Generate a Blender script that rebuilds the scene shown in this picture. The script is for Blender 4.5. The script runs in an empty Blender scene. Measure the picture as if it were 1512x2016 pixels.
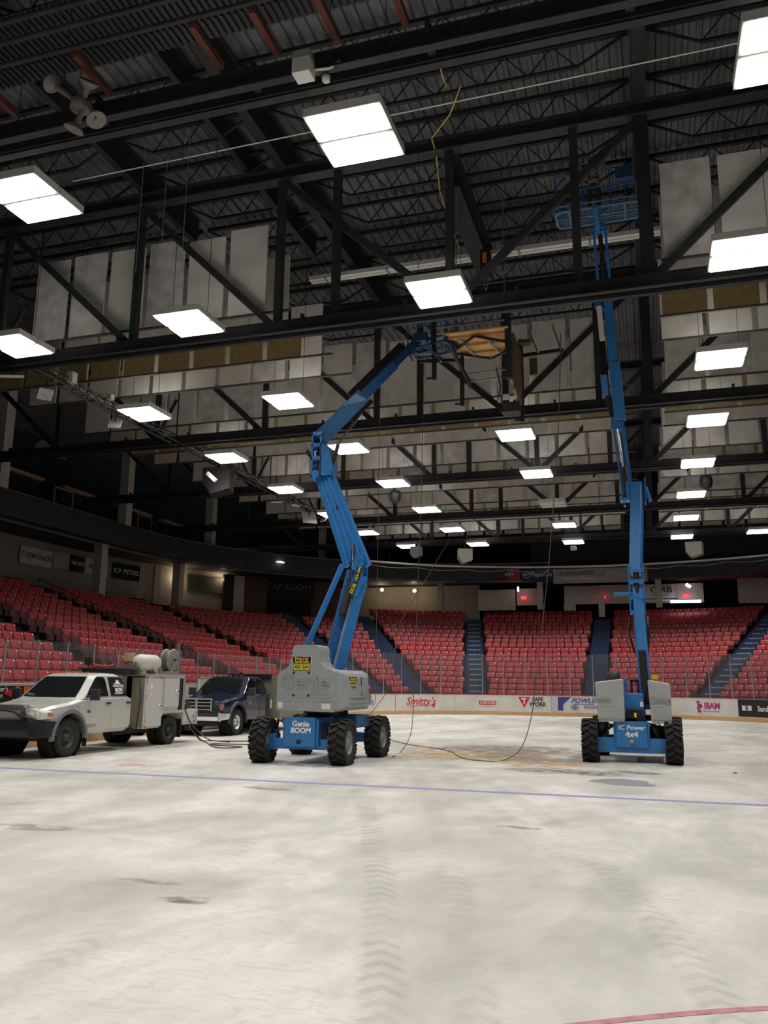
import bpy, bmesh, math, random
from mathutils import Vector, Matrix
random.seed(7)
S = bpy.context.scene
COL = S.collection
# ---------------------------------------------------------------- camera, world, exposure
cam = bpy.data.objects.new('camera', bpy.data.cameras.new('camera'))
COL.objects.link(cam); S.camera = cam
cam.data.sensor_fit = 'VERTICAL'; cam.data.sensor_height = 36; cam.data.lens = 1640/2016*36
cam.data.clip_start = .05; cam.data.clip_end = 300
cam.matrix_world = Matrix(((0.95432800, 0.05017044, 0.29451824, 0), (0.29858757, -0.19374003, -0.93451071, 0),
                           (0.01017516, 0.97976922, -0.19987180, 1.75), (0, 0, 0, 1)))
W = bpy.data.worlds.new('world'); S.world = W; W.use_nodes = True
W.node_tree.nodes['Background'].inputs[0].default_value = (.55, .65, .8, 1)
W.node_tree.nodes['Background'].inputs[1].default_value = .035
S.view_settings.view_transform = 'Standard'; S.view_settings.look = 'None'
S.view_settings.exposure = 0.0; S.view_settings.gamma = 1; S.view_settings.use_curve_mapping = False
FIXTURE_EMISSION = 5.5
FIXTURE_WATTS = 132.0
FIXTURE_SPREAD = 2.0
PI = math.pi
# ---------------------------------------------------------------- materials
MATS = {}
def mat(name, col, rough=.6, metal=0., emit=0., noise=0., nscale=4., bump=0., bscale=60., coat=0., col2=None):
    if name in MATS: return MATS[name]
    m = bpy.data.materials.new(name); m.use_nodes = True; n = m.node_tree.nodes; l = m.node_tree.links
    b = n['Principled BSDF']; c = (*col, 1)
    b.inputs['Base Color'].default_value = c; b.inputs['Roughness'].default_value = rough; b.inputs['Metallic'].default_value = metal
    if coat: b.inputs['Coat Weight'].default_value = coat
    if emit:
        b.inputs['Emission Color'].default_value = c; b.inputs['Emission Strength'].default_value = emit
    if noise or col2 or bump:
        tc = n.new('ShaderNodeTexCoord')
    if noise or col2:
        t = n.new('ShaderNodeTexNoise'); t.inputs['Scale'].default_value = nscale; t.inputs['Detail'].default_value = 6
        l.new(tc.outputs['Object'], t.inputs['Vector'])
        r = n.new('ShaderNodeValToRGB'); r.color_ramp.elements[0].position = .35; r.color_ramp.elements[1].position = .65
        k = noise
        r.color_ramp.elements[0].color = (*(col2 if col2 else [v*(1-k) for v in col]), 1)
        r.color_ramp.elements[1].color = (*[min(1, v*(1+(0 if col2 else k))) for v in col], 1)
        l.new(t.outputs['Fac'], r.inputs['Fac']); l.new(r.outputs['Color'], b.inputs['Base Color'])
    if bump:
        t2 = n.new('ShaderNodeTexNoise'); t2.inputs['Scale'].default_value = bscale
        l.new(tc.outputs['Object'], t2.inputs['Vector'])
        bp = n.new('ShaderNodeBump'); bp.inputs['Strength'].default_value = bump; bp.inputs['Distance'].default_value = .01
        l.new(t2.outputs['Fac'], bp.inputs['Height']); l.new(bp.outputs['Normal'], b.inputs['Normal'])
    MATS[name] = m; return m
black = mat('black_steel', (.022, .022, .025), .6, noise=.3, nscale=3)
deckm = mat('roof_deck_paint', (.10, .10, .105), .55, noise=.25, nscale=2)
joistm = mat('joist_black', (.012, .012, .014), .7)
panelm = mat('grey_acoustic_board', (.62, .59, .53), .95, noise=.10, nscale=1.5)
panel2 = mat('grey_acoustic_board_dirty', (.54, .52, .48), .95, noise=.18, nscale=2.5)
brownm = mat('tan_fibre_board', (.30, .215, .095), .95, noise=.12, nscale=6)
edge = mat('panel_edge_strip', (.06, .058, .05), .8)
whitep = mat('white_paint', (.75, .74, .70), .5)
offw = mat('cream_paint', (.52, .49, .42), .7, noise=.08)
grey = mat('light_grey_paint', (.35, .35, .34), .6)
steel = mat('galvanised_steel', (.42, .43, .43), .35, .8)
chrome = mat('chrome', (.75, .75, .75), .15, 1.)
alum = mat('aluminium', (.62, .62, .6), .35, .9)
teal = mat('dark_teal_wall', (.035, .052, .060), .8, noise=.15)
dark = mat('dark_grey_wall', (.030, .032, .034), .85, noise=.2)
blackm = mat('matt_black', (.008, .008, .009), .8)
conc = mat('painted_concrete', (.10, .095, .095), .8, noise=.2)
concmar = mat('maroon_riser_paint', (.055, .014, .018), .75, noise=.3)
bluestep = mat('blue_step_paint', (.020, .045, .11), .6, noise=.15)
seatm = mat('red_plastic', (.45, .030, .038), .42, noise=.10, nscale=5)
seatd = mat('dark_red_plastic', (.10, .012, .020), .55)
tagm = mat('white_tag', (.9, .88, .85), .4)
blue = mat('blue_lift_paint', (.028, .19, .50), .42, noise=.08, nscale=6, coat=.2)
blued = mat('scuffed_blue_paint', (.020, .115, .32), .5, noise=.2, nscale=8)
greyp = mat('grey_cowl_plastic', (.34, .36, .37), .5, noise=.05)
rubber = mat('rubber', (.022, .020, .018), .85, noise=.3, nscale=20)
rubberd = mat('dusty_rubber', (.055, .050, .042), .9, noise=.3, nscale=12)
rimg = mat('grey_rim', (.26, .27, .27), .6)
silver = mat('silver_car_paint', (.56, .555, .52), .32, .25, coat=.4)
navy = mat('navy_car_paint', (.010, .016, .040), .2, .2, coat=.7)
glassd = mat('dark_window_glass', (.010, .012, .013), .06, coat=.5)
plast = mat('dark_plastic', (.035, .036, .038), .6)
amber = mat('amber_lens', (.75, .12, .03), .35)
redm = mat('red_print', (.62, .02, .03), .5)
yellow = mat('yellow_print', (.9, .75, .03), .5)
whitet = mat('white_print', (.85, .85, .83), .5)
blackt = mat('black_print', (.012, .012, .012), .5)
bluet = mat('blue_print', (.04, .06, .30), .5)
mag = mat('magenta_print', (.45, .02, .22), .5)
orange = mat('orange_print', (.85, .18, .02), .5)
plym = mat('plywood', (.72, .42, .17), .65, noise=.12, nscale=3)
khaki = mat('khaki_cloth', (.22, .16, .10), .9, noise=.2, nscale=20)
skin = mat('skin', (.45, .26, .18), .6)
rust = mat('red_oxide_steel', (.14, .045, .028), .8)
warm = mat('warm_bulb', (1, .72, .42), .4, emit=30)
tubew = mat('fluorescent_tube', (.85, .88, 1.), .4, emit=5)
exitr = mat('red_exit_sign', (1, .03, .04), .4, emit=3)
lampm = mat('lamp_diffuser', (1., .965, .92), .4, emit=FIXTURE_EMISSION)
upm = mat('added_uplight_glow', (1., .965, .92), .4, emit=8.5)  # unseen upward glow, added to brighten the deck and acoustic panels
lampoff = mat('unlit_diffuser', (.6, .6, .56), .4)
rope = mat('yellow_strap', (.55, .50, .10), .8)
hosem = mat('grey_hose', (.11, .09, .075), .7)
redhose = mat('red_hose', (.35, .02, .02), .6)
woodm = mat('wood_counter', (.40, .24, .15), .5, noise=.2, nscale=5)
def glass(name, tint, alpha):
    m = bpy.data.materials.new(name); m.use_nodes = True; n = m.node_tree.nodes; l = m.node_tree.links; n.clear()
    o = n.new('ShaderNodeOutputMaterial'); t = n.new('ShaderNodeBsdfTransparent'); g = n.new('ShaderNodeBsdfGlossy')
    d = n.new('ShaderNodeBsdfDiffuse'); mx = n.new('ShaderNodeMixShader'); m2 = n.new('ShaderNodeMixShader'); lw = n.new('ShaderNodeLayerWeight')
    f = n.new('ShaderNodeMath'); f.operation = 'POWER'; f.inputs[1].default_value = 5.; lw.inputs[0].default_value = .5; l.new(lw.outputs['Facing'], f.inputs[0])
    t.inputs[0].default_value = (*tint, 1); g.inputs[0].default_value = (.9, .9, .9, 1); g.inputs[1].default_value = .05
    d.inputs[0].default_value = (.5, .5, .5, 1); m2.inputs[0].default_value = alpha
    l.new(f.outputs[0], mx.inputs[0]); l.new(t.outputs[0], mx.inputs[1]); l.new(g.outputs[0], mx.inputs[2])
    l.new(mx.outputs[0], m2.inputs[1]); l.new(d.outputs[0], m2.inputs[2]); l.new(m2.outputs[0], o.inputs[0])
    MATS[name] = m; return m
rinkglass = glass('rink_glass', (.93, .95, .96), .06)

# ---------------------------------------------------------------- mesh builder
class MB:
    def __init__(s): s.v = []; s.f = []; s.mi = []; s.sm = []
    def add(s, vs, fs, mi=0, sm=False):
        o = len(s.v); s.v += [tuple(v) for v in vs]
        for f in fs: s.f.append(tuple(i+o for i in f)); s.mi.append(mi); s.sm.append(sm)
        return s
    def box(s, c, d, mi=0, rot=None, taper=1.):
        hx, hy, hz = d[0]/2, d[1]/2, d[2]/2
        vs = []
        for z in (-1, 1):
            k = taper if z > 0 else 1
            for x, y in ((-1, -1), (1, -1), (1, 1), (-1, 1)): vs.append(Vector((x*hx*k, y*hy*k, z*hz)))
        if rot is not None: vs = [rot @ v for v in vs]
        c = Vector(c)
        return s.add([v+c for v in vs], [(0, 3, 2, 1), (4, 5, 6, 7), (0, 1, 5, 4), (1, 2, 6, 5), (2, 3, 7, 6), (3, 0, 4, 7)], mi)
    def bx(s, a, b, mi=0):
        return s.box([(a[i]+b[i])/2 for i in range(3)], [abs(b[i]-a[i]) for i in range(3)], mi)
    def beam(s, p, q, w, h, mi=0, up=(0, 0, 1)):
        p = Vector(p); q = Vector(q); d = (q-p); L = d.length; d.normalize(); u = Vector(up)
        if abs(d.dot(u)) > .98: u = Vector((0, 1, 0))
        x = d.cross(u).normalized(); z = x.cross(d)
        R = Matrix((x, d, z)).transposed()
        return s.box((p+q)/2, (w, L, h), mi, R)
    def rod(s, p, q, r, n=8, mi=0, r2=None, cap=True):
        p = Vector(p); q = Vector(q); d = (q-p).normalized(); a = d.orthogonal().normalized(); b = d.cross(a)
        r2 = r if r2 is None else r2
        vs = []
        for c, rr in ((p, r), (q, r2)):
            for i in range(n):
                t = 2*PI*i/n; vs.append(c+(a*math.cos(t)+b*math.sin(t))*rr)
        s.add(vs, [(i, (i+1) % n, n+(i+1) % n, n+i) for i in range(n)], mi, True)
        if cap: s.add(vs, [tuple(reversed(range(n))), tuple(range(n, 2*n))], mi)
        return s
    def tube(s, pts, r, n=6, mi=0):
        pts = [Vector(p) for p in pts]; vs = []; a = None
        for i, p in enumerate(pts):
            d = (pts[min(i+1, len(pts)-1)]-pts[max(i-1, 0)]).normalized()
            if a is None: a = d.orthogonal().normalized()
            else: a = (a-d*a.dot(d)).normalized()
            b = d.cross(a)
            for k in range(n):
                t = 2*PI*k/n; vs.append(p+(a*math.cos(t)+b*math.sin(t))*r)
        fs = []
        for i in range(len(pts)-1):
            for k in range(n): fs.append((i*n+k, i*n+(k+1) % n, (i+1)*n+(k+1) % n, (i+1)*n+k))
        fs.append(tuple(reversed(range(n)))); fs.append(tuple(range((len(pts)-1)*n, len(pts)*n)))
        return s.add(vs, fs, mi, True)
    def lathe(s, prof, c, ax=(0, 0, 1), n=24, mi=0, sm=True):
        ax = Vector(ax).normalized(); a = ax.orthogonal().normalized(); b = ax.cross(a); c = Vector(c); vs = []
        for r, h in prof:
            for i in range(n):
                t = 2*PI*i/n; vs.append(c+ax*h+(a*math.cos(t)+b*math.sin(t))*r)
        m = len(prof)
        return s.add(vs, [(j*n+i, j*n+(i+1) % n, (j+1)*n+(i+1) % n, (j+1)*n+i) for j in range(m-1) for i in range(n)], mi, sm)
    def prism(s, pts, fn, a, b, mi=0, sm=False):
        n = len(pts); vs = [fn(x, y, a) for x, y in pts]+[fn(x, y, b) for x, y in pts]
        s.add(vs, [tuple(reversed(range(n))), tuple(range(n, 2*n))], mi)
        return s.add(vs, [(i, (i+1) % n, n+(i+1) % n, n+i) for i in range(n)], mi, sm)
    def loft(s, secs, mi=0, sm=True, caps=True):
        n = len(secs[0]); vs = [p for q in secs for p in q]
        s.add(vs, [(j*n+i, j*n+(i+1) % n, (j+1)*n+(i+1) % n, (j+1)*n+i) for j in range(len(secs)-1) for i in range(n)], mi, sm)
        if caps: s.add(vs, [tuple(reversed(range(n))), tuple(range((len(secs)-1)*n, len(secs)*n))], mi)
        return s
    def mesh(s, name, mats):
        me = bpy.data.meshes.new(name); me.from_pydata(s.v, [], s.f)
        for m in (mats if isinstance(mats, (list, tuple)) else [mats]): me.materials.append(m)
        me.polygons.foreach_set('material_index', s.mi); me.polygons.foreach_set('use_smooth', s.sm); me.update()
        return me
    def build(s, name, mats, parent=None, bevel=0., seg=2, loc=None):
        o = bpy.data.objects.new(name, s.mesh(name, mats)); COL.objects.link(o); o.parent = parent
        if loc: o.location = loc
        if bevel:
            b = o.modifiers.new('bevel', 'BEVEL'); b.width = bevel; b.segments = seg; b.limit_method = 'ANGLE'; b.angle_limit = .6
        return o
XY = lambda x, y, z: (x, y, z)
XZ = lambda x, z, y: (x, y, z)
YZ = lambda y, z, x: (x, y, z)
def tag(o, label, cat, group=None):
    o['label'] = label; o['category'] = cat
    if group: o['group'] = group
    return o
def struct(o): o['kind'] = 'structure'; return o
def thing(name, label, cat, loc=(0, 0, 0), rz=0., group=None):
    o = bpy.data.objects.new(name, None); COL.objects.link(o); o.empty_display_size = .2
    o.location = loc; o.rotation_euler = (0, 0, rz); return tag(o, label, cat, group)
def dup(root, loc=None, rz=None, label=None, group=None):
    def cp(o, par):
        c = o.copy(); COL.objects.link(c); c.parent = par
        for ch in list(o.children): cp(ch, c)
        return c
    r = cp(root, None)
    if loc is not None: r.location = loc
    if rz is not None: r.rotation_euler = (0, 0, rz)
    if label: r['label'] = label
    if group: r['group'] = group
    return r
def text(name, body, size, m, parent, loc, rot=(PI/2, 0, 0), ext=.003, off=0., sx=1., shear=0.):
    cu = bpy.data.curves.new(name, 'FONT'); cu.body = body; cu.size = size; cu.extrude = ext; cu.offset = off
    cu.align_x = 'CENTER'; cu.align_y = 'CENTER'; cu.shear = shear; cu.resolution_u = 3; cu.space_line = .85
    t = bpy.data.objects.new('tmp', cu); COL.objects.link(t)
    dg = bpy.context.evaluated_depsgraph_get(); me = bpy.data.meshes.new_from_object(t.evaluated_get(dg))
    bpy.data.objects.remove(t); bpy.data.curves.remove(cu)
    me.materials.clear(); me.materials.append(m)
    o = bpy.data.objects.new(name, me); COL.objects.link(o); o.parent = parent; o.location = loc; o.rotation_euler = rot; o.scale = (sx, 1, 1)
    return o
ORD = ['first', 'second', 'third', 'fourth', 'fifth', 'sixth', 'seventh', 'eighth', 'ninth', 'tenth', 'eleventh', 'twelfth',
       'thirteenth', 'fourteenth', 'fifteenth', 'sixteenth', 'seventeenth', 'eighteenth', 'nineteenth', 'twentieth', 'twenty-first', 'twenty-second', 'twenty-third', 'twenty-fourth', 'twenty-fifth']
FWD, LEFT = (PI/2, 0, 0), (PI/2, 0, PI/2)       # lettering that faces the camera end / faces east across the rink

# ---------------------------------------------------------------- ice
def icemat():
    m = bpy.data.materials.new('ice'); m.use_nodes = True; n = m.node_tree.nodes; l = m.node_tree.links; b = n['Principled BSDF']
    tc = n.new('ShaderNodeTexCoord')
    def nz(scale, sc=(1, 1, 1), det=8, rz=0, dist=0.):
        mp = n.new('ShaderNodeMapping'); mp.inputs['Scale'].default_value = sc; mp.inputs['Rotation'].default_value = (0, 0, rz)
        l.new(tc.outputs['Object'], mp.inputs['Vector']); t = n.new('ShaderNodeTexNoise'); t.inputs['Scale'].default_value = scale
        t.inputs['Detail'].default_value = det; t.inputs['Roughness'].default_value = .62; t.inputs['Distortion'].default_value = dist
        l.new(mp.outputs['Vector'], t.inputs['Vector']); return t
    def ramp(src, stops):
        r = n.new('ShaderNodeValToRGB'); e = r.color_ramp.elements
        while len(e) < len(stops): e.new(.5)
        for i, (p, c) in enumerate(stops): e[i].position = p; e[i].color = (*c, 1)
        l.new(src, r.inputs['Fac']); return r
    def mix(fac, a, c, mode='MIX'):
        x = n.new('ShaderNodeMix'); x.data_type = 'RGBA'; x.blend_type = mode
        if isinstance(fac, float): x.inputs[0].default_value = fac
        else: l.new(fac, x.inputs[0])
        for s_, v in ((6, a), (7, c)):
            if isinstance(v, tuple): x.inputs[s_].default_value = (*v, 1)
            else: l.new(v, x.inputs[s_])
        return x.outputs[2]
    base = ramp(nz(.45, (1.2, .6, 1), 9, .25, .6).outputs['Fac'], [(.30, (.44, .43, .38)), (.45, (.57, .56, .51)), (.58, (.73, .71, .67)), (.72, (.83, .81, .775))])
    fine = ramp(nz(5., (1, .5, 1), 6).outputs['Fac'], [(.3, (.90, .90, .90)), (.7, (1., 1., 1.))])
    c = mix(1., base.outputs[0], fine.outputs[0], 'MULTIPLY')
    dirt = ramp(nz(.8, (1, .45, 1), 12, -.3, 1.2).outputs['Fac'], [(.52, (0, 0, 0)), (.70, (.60, .60, .60))])
    scr = ramp(nz(3.2, (1, 3.2, 1), 10, .6, 2.).outputs['Fac'], [(.50, (0, 0, 0)), (.66, (.45, .45, .45))])
    c = mix(dirt.outputs[0], c, (.42, .41, .36)); c = mix(scr.outputs[0], c, (.56, .545, .49)); c = mix(scr.outputs[0], c, (.56, .545, .49))
    sm = ramp(nz(2.2, (1, .45, 1), 5, .5).outputs['Fac'], [(.70, (0, 0, 0)), (.80, (.6, .6, .6))])
    c = mix(sm.outputs[0], c, (.30, .26, .19))
    # tyre tracks: chevron lugs pressed along a few curving lines
    sx = n.new('ShaderNodeSeparateXYZ'); l.new(tc.outputs['Object'], sx.inputs[0])
    def M(op, a, b_=None, c_=None):
        q = n.new('ShaderNodeMath'); q.operation = op
        for i, v in enumerate((a, b_, c_)):
            if v is None: continue
            if isinstance(v, (int, float)): q.inputs[i].default_value = v
            else: l.new(v, q.inputs[i])
        return q.outputs[0]
    X, Y = sx.outputs[0], sx.outputs[1]
    for (x0, k1, k2, wd, st) in ((-1.25, -.30, -.006, .17, .30), (-.75, -.25, -.004, .16, .18), (.55, -.16, -.012, .17, .22), (1.3, -.42, .0, .15, .16), (-3.6, -.10, -.010, .17, .16), (-5.0, .16, -.02, .17, .14)):
        dy = M('SUBTRACT', Y, 4.)
        cen = M('ADD', M('MULTIPLY', dy, k1), x0); cen = M('ADD', cen, M('MULTIPLY', M('MULTIPLY', dy, dy), k2))
        d = M('ABSOLUTE', M('SUBTRACT', X, cen))
        band = M('SUBTRACT', 1., M('SMOOTH_MIN', M('DIVIDE', d, wd), 1., .4)); band = M('MINIMUM', M('MULTIPLY', M('MAXIMUM', band, 0.), 3.), 1.)
        ch = M('SINE', M('MULTIPLY', M('ADD', Y, M('MULTIPLY', d, .9)), 2*PI/.21))
        ch = M('ADD', M('MULTIPLY', M('GREATER_THAN', ch, .25), .75), .35)
        fade = ramp(nz(.7, (1, 1, 1), 3, x0).outputs['Fac'], [(.35, (.15, .15, .15)), (.6, (1, 1, 1))])
        c = mix(M('MULTIPLY', M('MULTIPLY', M('MULTIPLY', band, ch), st*1.7), fade.outputs[0]), c, (.33, .32, .28))
    l.new(c, b.inputs['Base Color'])
    rr = ramp(nz(1.3).outputs['Fac'], [(.35, (.34, .34, .34)), (.65, (.62, .62, .62))]); l.new(rr.outputs[0], b.inputs['Roughness'])
    b.inputs['Specular IOR Level'].default_value = .35
    bp = n.new('ShaderNodeBump'); bp.inputs['Strength'].default_value = .25; bp.inputs['Distance'].default_value = .01
    l.new(nz(9.).outputs['Fac'], bp.inputs['Height']); l.new(bp.outputs[0], b.inputs['Normal'])
    return m
# ---------------------------------------------------------------- bowl geometry: offsets of the rink outline
XL, XR, YE, RC, YS = -15.4, 7.0, 47.8, 7.5, -6.0
YC = YE-RC; CL = XL+RC; CR = XR-RC
def seglens(off): return [YC-YS, PI/2*(RC+off), CR-CL, PI/2*(RC+off), YC-YS]
def pt(t, off):
    """t in 0..5: segment index plus fraction; returns point, outward normal"""
    i = min(int(t), 4); f = t-i
    if i == 0: return Vector((XL-off, YS+(YC-YS)*f)), Vector((-1, 0))
    if i == 1: a = PI-f*PI/2; n = Vector((math.cos(a), math.sin(a))); return Vector((CL, YC))+n*(RC+off), n
    if i == 2: return Vector((CL+(CR-CL)*f, YE+off)), Vector((0, 1))
    if i == 3: a = PI/2-f*PI/2; n = Vector((math.cos(a), math.sin(a))); return Vector((CR, YC))+n*(RC+off), n
    return Vector((XR+off, YC-(YC-YS)*f)), Vector((1, 0))
def smooth(t0, t1, k=10):
    """list of t values between t0 and t1 with dense arcs"""
    ts = [t0]
    for i in range(5):
        st = 1 if i in (0, 2, 4) else k
        for j in range(st+1):
            t = i+j/st
            if t0 < t < t1 and t-ts[-1] > 1e-6: ts.append(t)
    ts.append(t1); return ts
def sweep(mb, prof, t0, t1, mi=0, k=10, zf=None):
    """prof: closed list of (off, z), swept along the outline"""
    secs = []
    for t in smooth(t0, t1, k):
        s_ = []
        for off, z in prof:
            p, n = pt(t, off); s_.append((p.x, p.y, z+(zf(t) if zf else 0)))
        secs.append(s_)
    return mb.loft(secs, mi, sm=False)
def lift(t):                      # side stand sits a step higher than the end stand
    return .30 if t <= 1 else (.30*(2-t) if t < 2 else (.0 if t <= 3 else (.30*(t-3) if t < 4 else .30)))

# ---------------------------------------------------------------- floor and painted markings
MB().bx((-19, -8, -.2), (11, 52, 0)).build('floor', icemat())['kind'] = 'structure'
MB().bx((-60, -12, -.4), (50, 85, -.201)).build('floor', conc)['kind'] = 'structure'
def blotmat(name, col, a=.8, sc=3., lo=.42, hi=.6, rough=.6):
    m = bpy.data.materials.new(name); m.use_nodes = True; n = m.node_tree.nodes; l = m.node_tree.links; b = n['Principled BSDF']
    b.inputs['Base Color'].default_value = (*col, 1); b.inputs['Roughness'].default_value = rough
    tc = n.new('ShaderNodeTexCoord'); t = n.new('ShaderNodeTexNoise'); t.inputs['Scale'].default_value = sc; t.inputs['Detail'].default_value = 7
    g = n.new('ShaderNodeTexGradient'); g.gradient_type = 'SPHERICAL'
    r = n.new('ShaderNodeMapRange'); r.inputs[1].default_value = lo; r.inputs[2].default_value = hi; r.inputs[4].default_value = a
    mu = n.new('ShaderNodeMath'); mu.operation = 'MULTIPLY'; g2 = n.new('ShaderNodeMath'); g2.operation = 'POWER'; g2.inputs[1].default_value = .45
    l.new(tc.outputs['Object'], t.inputs['Vector']); l.new(t.outputs['Fac'], r.inputs[0])
    l.new(tc.outputs['UV'], g.inputs[0]); l.new(g.outputs['Fac'], g2.inputs[0])
    l.new(r.outputs[0], mu.inputs[0]); l.new(g2.outputs[0], mu.inputs[1]); l.new(mu.outputs[0], b.inputs['Alpha'])
    return m
def blot(name, label, cat, c, rx, ry, m, z=.002, rz=0., n=32, wob=.15, solid=False, seed=1):
    rnd = random.Random(seed); ph = [rnd.random()*6 for _ in range(4)]; vs = [(0, 0, 0)]
    for i in range(n):
        a = 2*PI*i/n; r = 1+wob*(math.sin(2*a+ph[0])+math.sin(3*a+ph[1])*.6+math.sin(5*a+ph[2])*.4)
        vs.append((rx*r*math.cos(a), ry*r*math.sin(a), 0))
    mb = MB(); mb.add(vs, [(0, 1+i, 1+(i+1) % n) for i in range(n)])
    o = mb.build(name, m); o.location = (c[0], c[1], z); o.rotation_euler = (0, 0, rz)
    uv = o.data.uv_layers.new(name='UVMap')
    for lp in o.data.loops:
        v = vs[lp.vertex_index]; uv.data[lp.index].uv = (0, 0) if lp.vertex_index == 0 else (math.cos(2*PI*(lp.vertex_index-1)/n)*1.0, math.sin(2*PI*(lp.vertex_index-1)/n)*1.0)
    return tag(o, label, cat)
lm = mat('purple_line_paint', (.27, .25, .52), .6, noise=.15, nscale=9)
tag(MB().bx((-15.35, 14.09, .001), (6.9, 14.26, .003)).build('painted_line', lm), 'thin faded purple line painted straight across the near ice', 'line')
ringm = mat('red_line_paint', (.50, .22, .24), .6, noise=.2, nscale=12)
mb = MB(); vs = []
arc = lambda x: 5.19+.60*x-.10*x*x
for i in range(41):
    x = -2.2+4.6*i/40
    for w_ in (-.028, .028): vs.append((x-w_*.5, arc(x)+w_, .002))
mb.add(vs, [(2*i, 2*i+1, 2*i+3, 2*i+2) for i in range(40)])
tag(mb.build('painted_arc', ringm), 'faint red face-off circle line in the nearest corner of the ice', 'line')
blot('face_off_dot', 'faded red dot on the ice in front of the silver service truck', 'ice marking', (-10.42, 15.72), .30, .26, mat('faded_red_paint', (.60, .33, .30), .7, noise=.2), wob=.03)
blot('ice_puddle', 'grey-blue puddle lying on the ice in front of the right-hand boom lift', 'puddle', (-.56, 16.45), .58, .48, mat('wet_grey_ice', (.33, .345, .36), .3), wob=.16, seed=5, z=.003)
logo = thing('centre_ice_logo', 'worn orange, yellow and blue logo paint between the two boom lifts', 'logo', (-3.9, 21.0, .002))
def lb(name, x, y, rx, ry, col, a, seed, lo=.40, hi=.55, rz=0, z=0.):
    o = blot(name, '', '', (x, y), rx, ry, blotmat('logo_'+name+str(seed), col, a, 2.2, lo, hi), seed=seed, rz=rz, z=z); o.parent = logo
    del o['label']; del o['category']
lb('orange_patch', -.1, 1.2, 2.6, 2.3, (.62, .36, .16), .75, 2)
lb('yellow_patch', -.2, -.6, 2.2, 1.6, (.62, .50, .26), .7, 3, z=.001)
lb('orange_patch', 1.6, -1.3, 1.0, 1.5, (.60, .33, .14), .6, 4, z=.0015)
lb('blue_patch', .1, 2.2, 2.2, 1.4, (.26, .28, .34), .75, 6, z=.002)
lb('blue_patch', 1.2, -.2, 1.4, 1.3, (.32, .33, .36), .55, 7, z=.0025)
for nm, lab, c, rx, ry, col, a, sd in (
    ('oil_stain', 'dark oily stain on the ice at the near right edge of the worn centre logo', (-1.7, 17.9), 1.25, .65, (.16, .12, .08), .8, 11),
    ('oil_stain', 'dark smudge on the ice under the right-hand boom lift', (-.35, 18.3), .55, .3, (.12, .10, .11), .8, 12),
    ('oil_stain', 'dark smudge on the ice under the left boom lift, between its front wheels', (-7.1, 17.0), .9, .35, (.15, .14, .12), .7, 13),
    ('dirt_stain', 'small brown muddy stain on the open ice at lower left', (-3.68, 6.44), .22, .13, (.20, .17, .10), .95, 14),
    ('dirt_stain', 'grey smear on the ice at the left edge, nearer than the purple line', (-7.1, 8.8), .75, .2, (.36, .35, .31), .8, 15),
    ('dirt_stain', 'small brown mark on the ice just short of the purple line, near the middle', (-6.2, 13.2), .5, .18, (.28, .22, .15), .8, 16),
    ('dirt_stain', 'small rusty mark on the ice between the tyre tracks at mid distance', (-1.6, 10.9), .28, .1, (.30, .20, .13), .8, 17),
    ('dirt_stain', 'second brown smear left of the muddy stain', (-4.3, 6.9), .3, .09, (.34, .31, .24), .8, 18)):
    blot(nm, lab, 'stain', c, rx, ry, blotmat('stain'+str(sd), col, a, 4., .38, .60), seed=sd, z=.004)
tag(MB().box((1.55, 18.95, .02), (.08, .05, .03)).build('orange_chip', orange, bevel=.008), 'tiny orange scrap lying on the ice right of the right-hand boom lift', 'scrap')

# ---------------------------------------------------------------- dasher boards, glass
boardm = mat('white_board_plastic', (.74, .72, .67), .4, noise=.07, nscale=1.2)
kickm = mat('orange_yellow_kick_plate', (.70, .42, .20), .5, noise=.1)
capm = mat('cap_rail', (.62, .25, .25), .5)
def boards(name, label, t0, t1, h, gtop, sp):
    th = thing(name, label, 'rink boards')
    sweep(MB(), [(0, .0), (.10, .0), (.10, h-.03), (0, h-.03)], t0, t1, 0, 48).build('board_face', boardm, th)
    sweep(MB(), [(-.012, .02), (-.001, .02), (-.001, .20), (-.012, .20)], t0, t1, 0, 48).build('kick_plate', kickm, th)
    sweep(MB(), [(-.01, h-.03), (.16, h-.03), (.16, h), (-.01, h)], t0, t1, 0, 48).build('cap_rail', mat('white_cap_rail', (.75, .72, .70), .5) if h > 1.3 else capm, th)
    # glass panes and posts
    ls = seglens(.08); tot = []
    for i in range(5):
        a = max(t0, i); b = min(t1, i+1)
        if b > a: tot.append((i, a-i, (b-a)*ls[i], ls[i]))
    ts = []
    for i, a, L, full in tot:
        n = max(1, round(L/sp))
        for k in range(n): ts.append(i+a+L/full*k/n)
    ts.append(t1)
    for j, t in enumerate(ts):
        p, nn = pt(t, .08)
        m = MB(); m.rod((p.x, p.y, h), (p.x, p.y, gtop-.12), .028, 6); m.box((p.x, p.y, gtop-.05), (.05, .05, .10))
        m.build('glass_post', alum, th)
        if j < len(ts)-1:
            q, _ = pt(ts[j+1], .08); d = (q-p).normalized()*.03
            MB().beam((p.x+d.x, p.y+d.y, (h+gtop)/2), (q.x-d.x, q.y-d.y, (h+gtop)/2), .012, gtop-h-.02).build('glass_pane', rinkglass, th)
    return th, ts
sideb, _ = boards('side_boards', 'white side boards and low glass along the left stand, behind the two trucks', .30, .92, 1.62, 2.75, 1.22)
endb, ets = boards('end_boards', 'white curved end boards with sponsor panels and tall clear glass', .92, 4.35, 1.11, 3.35, 1.17)
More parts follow.
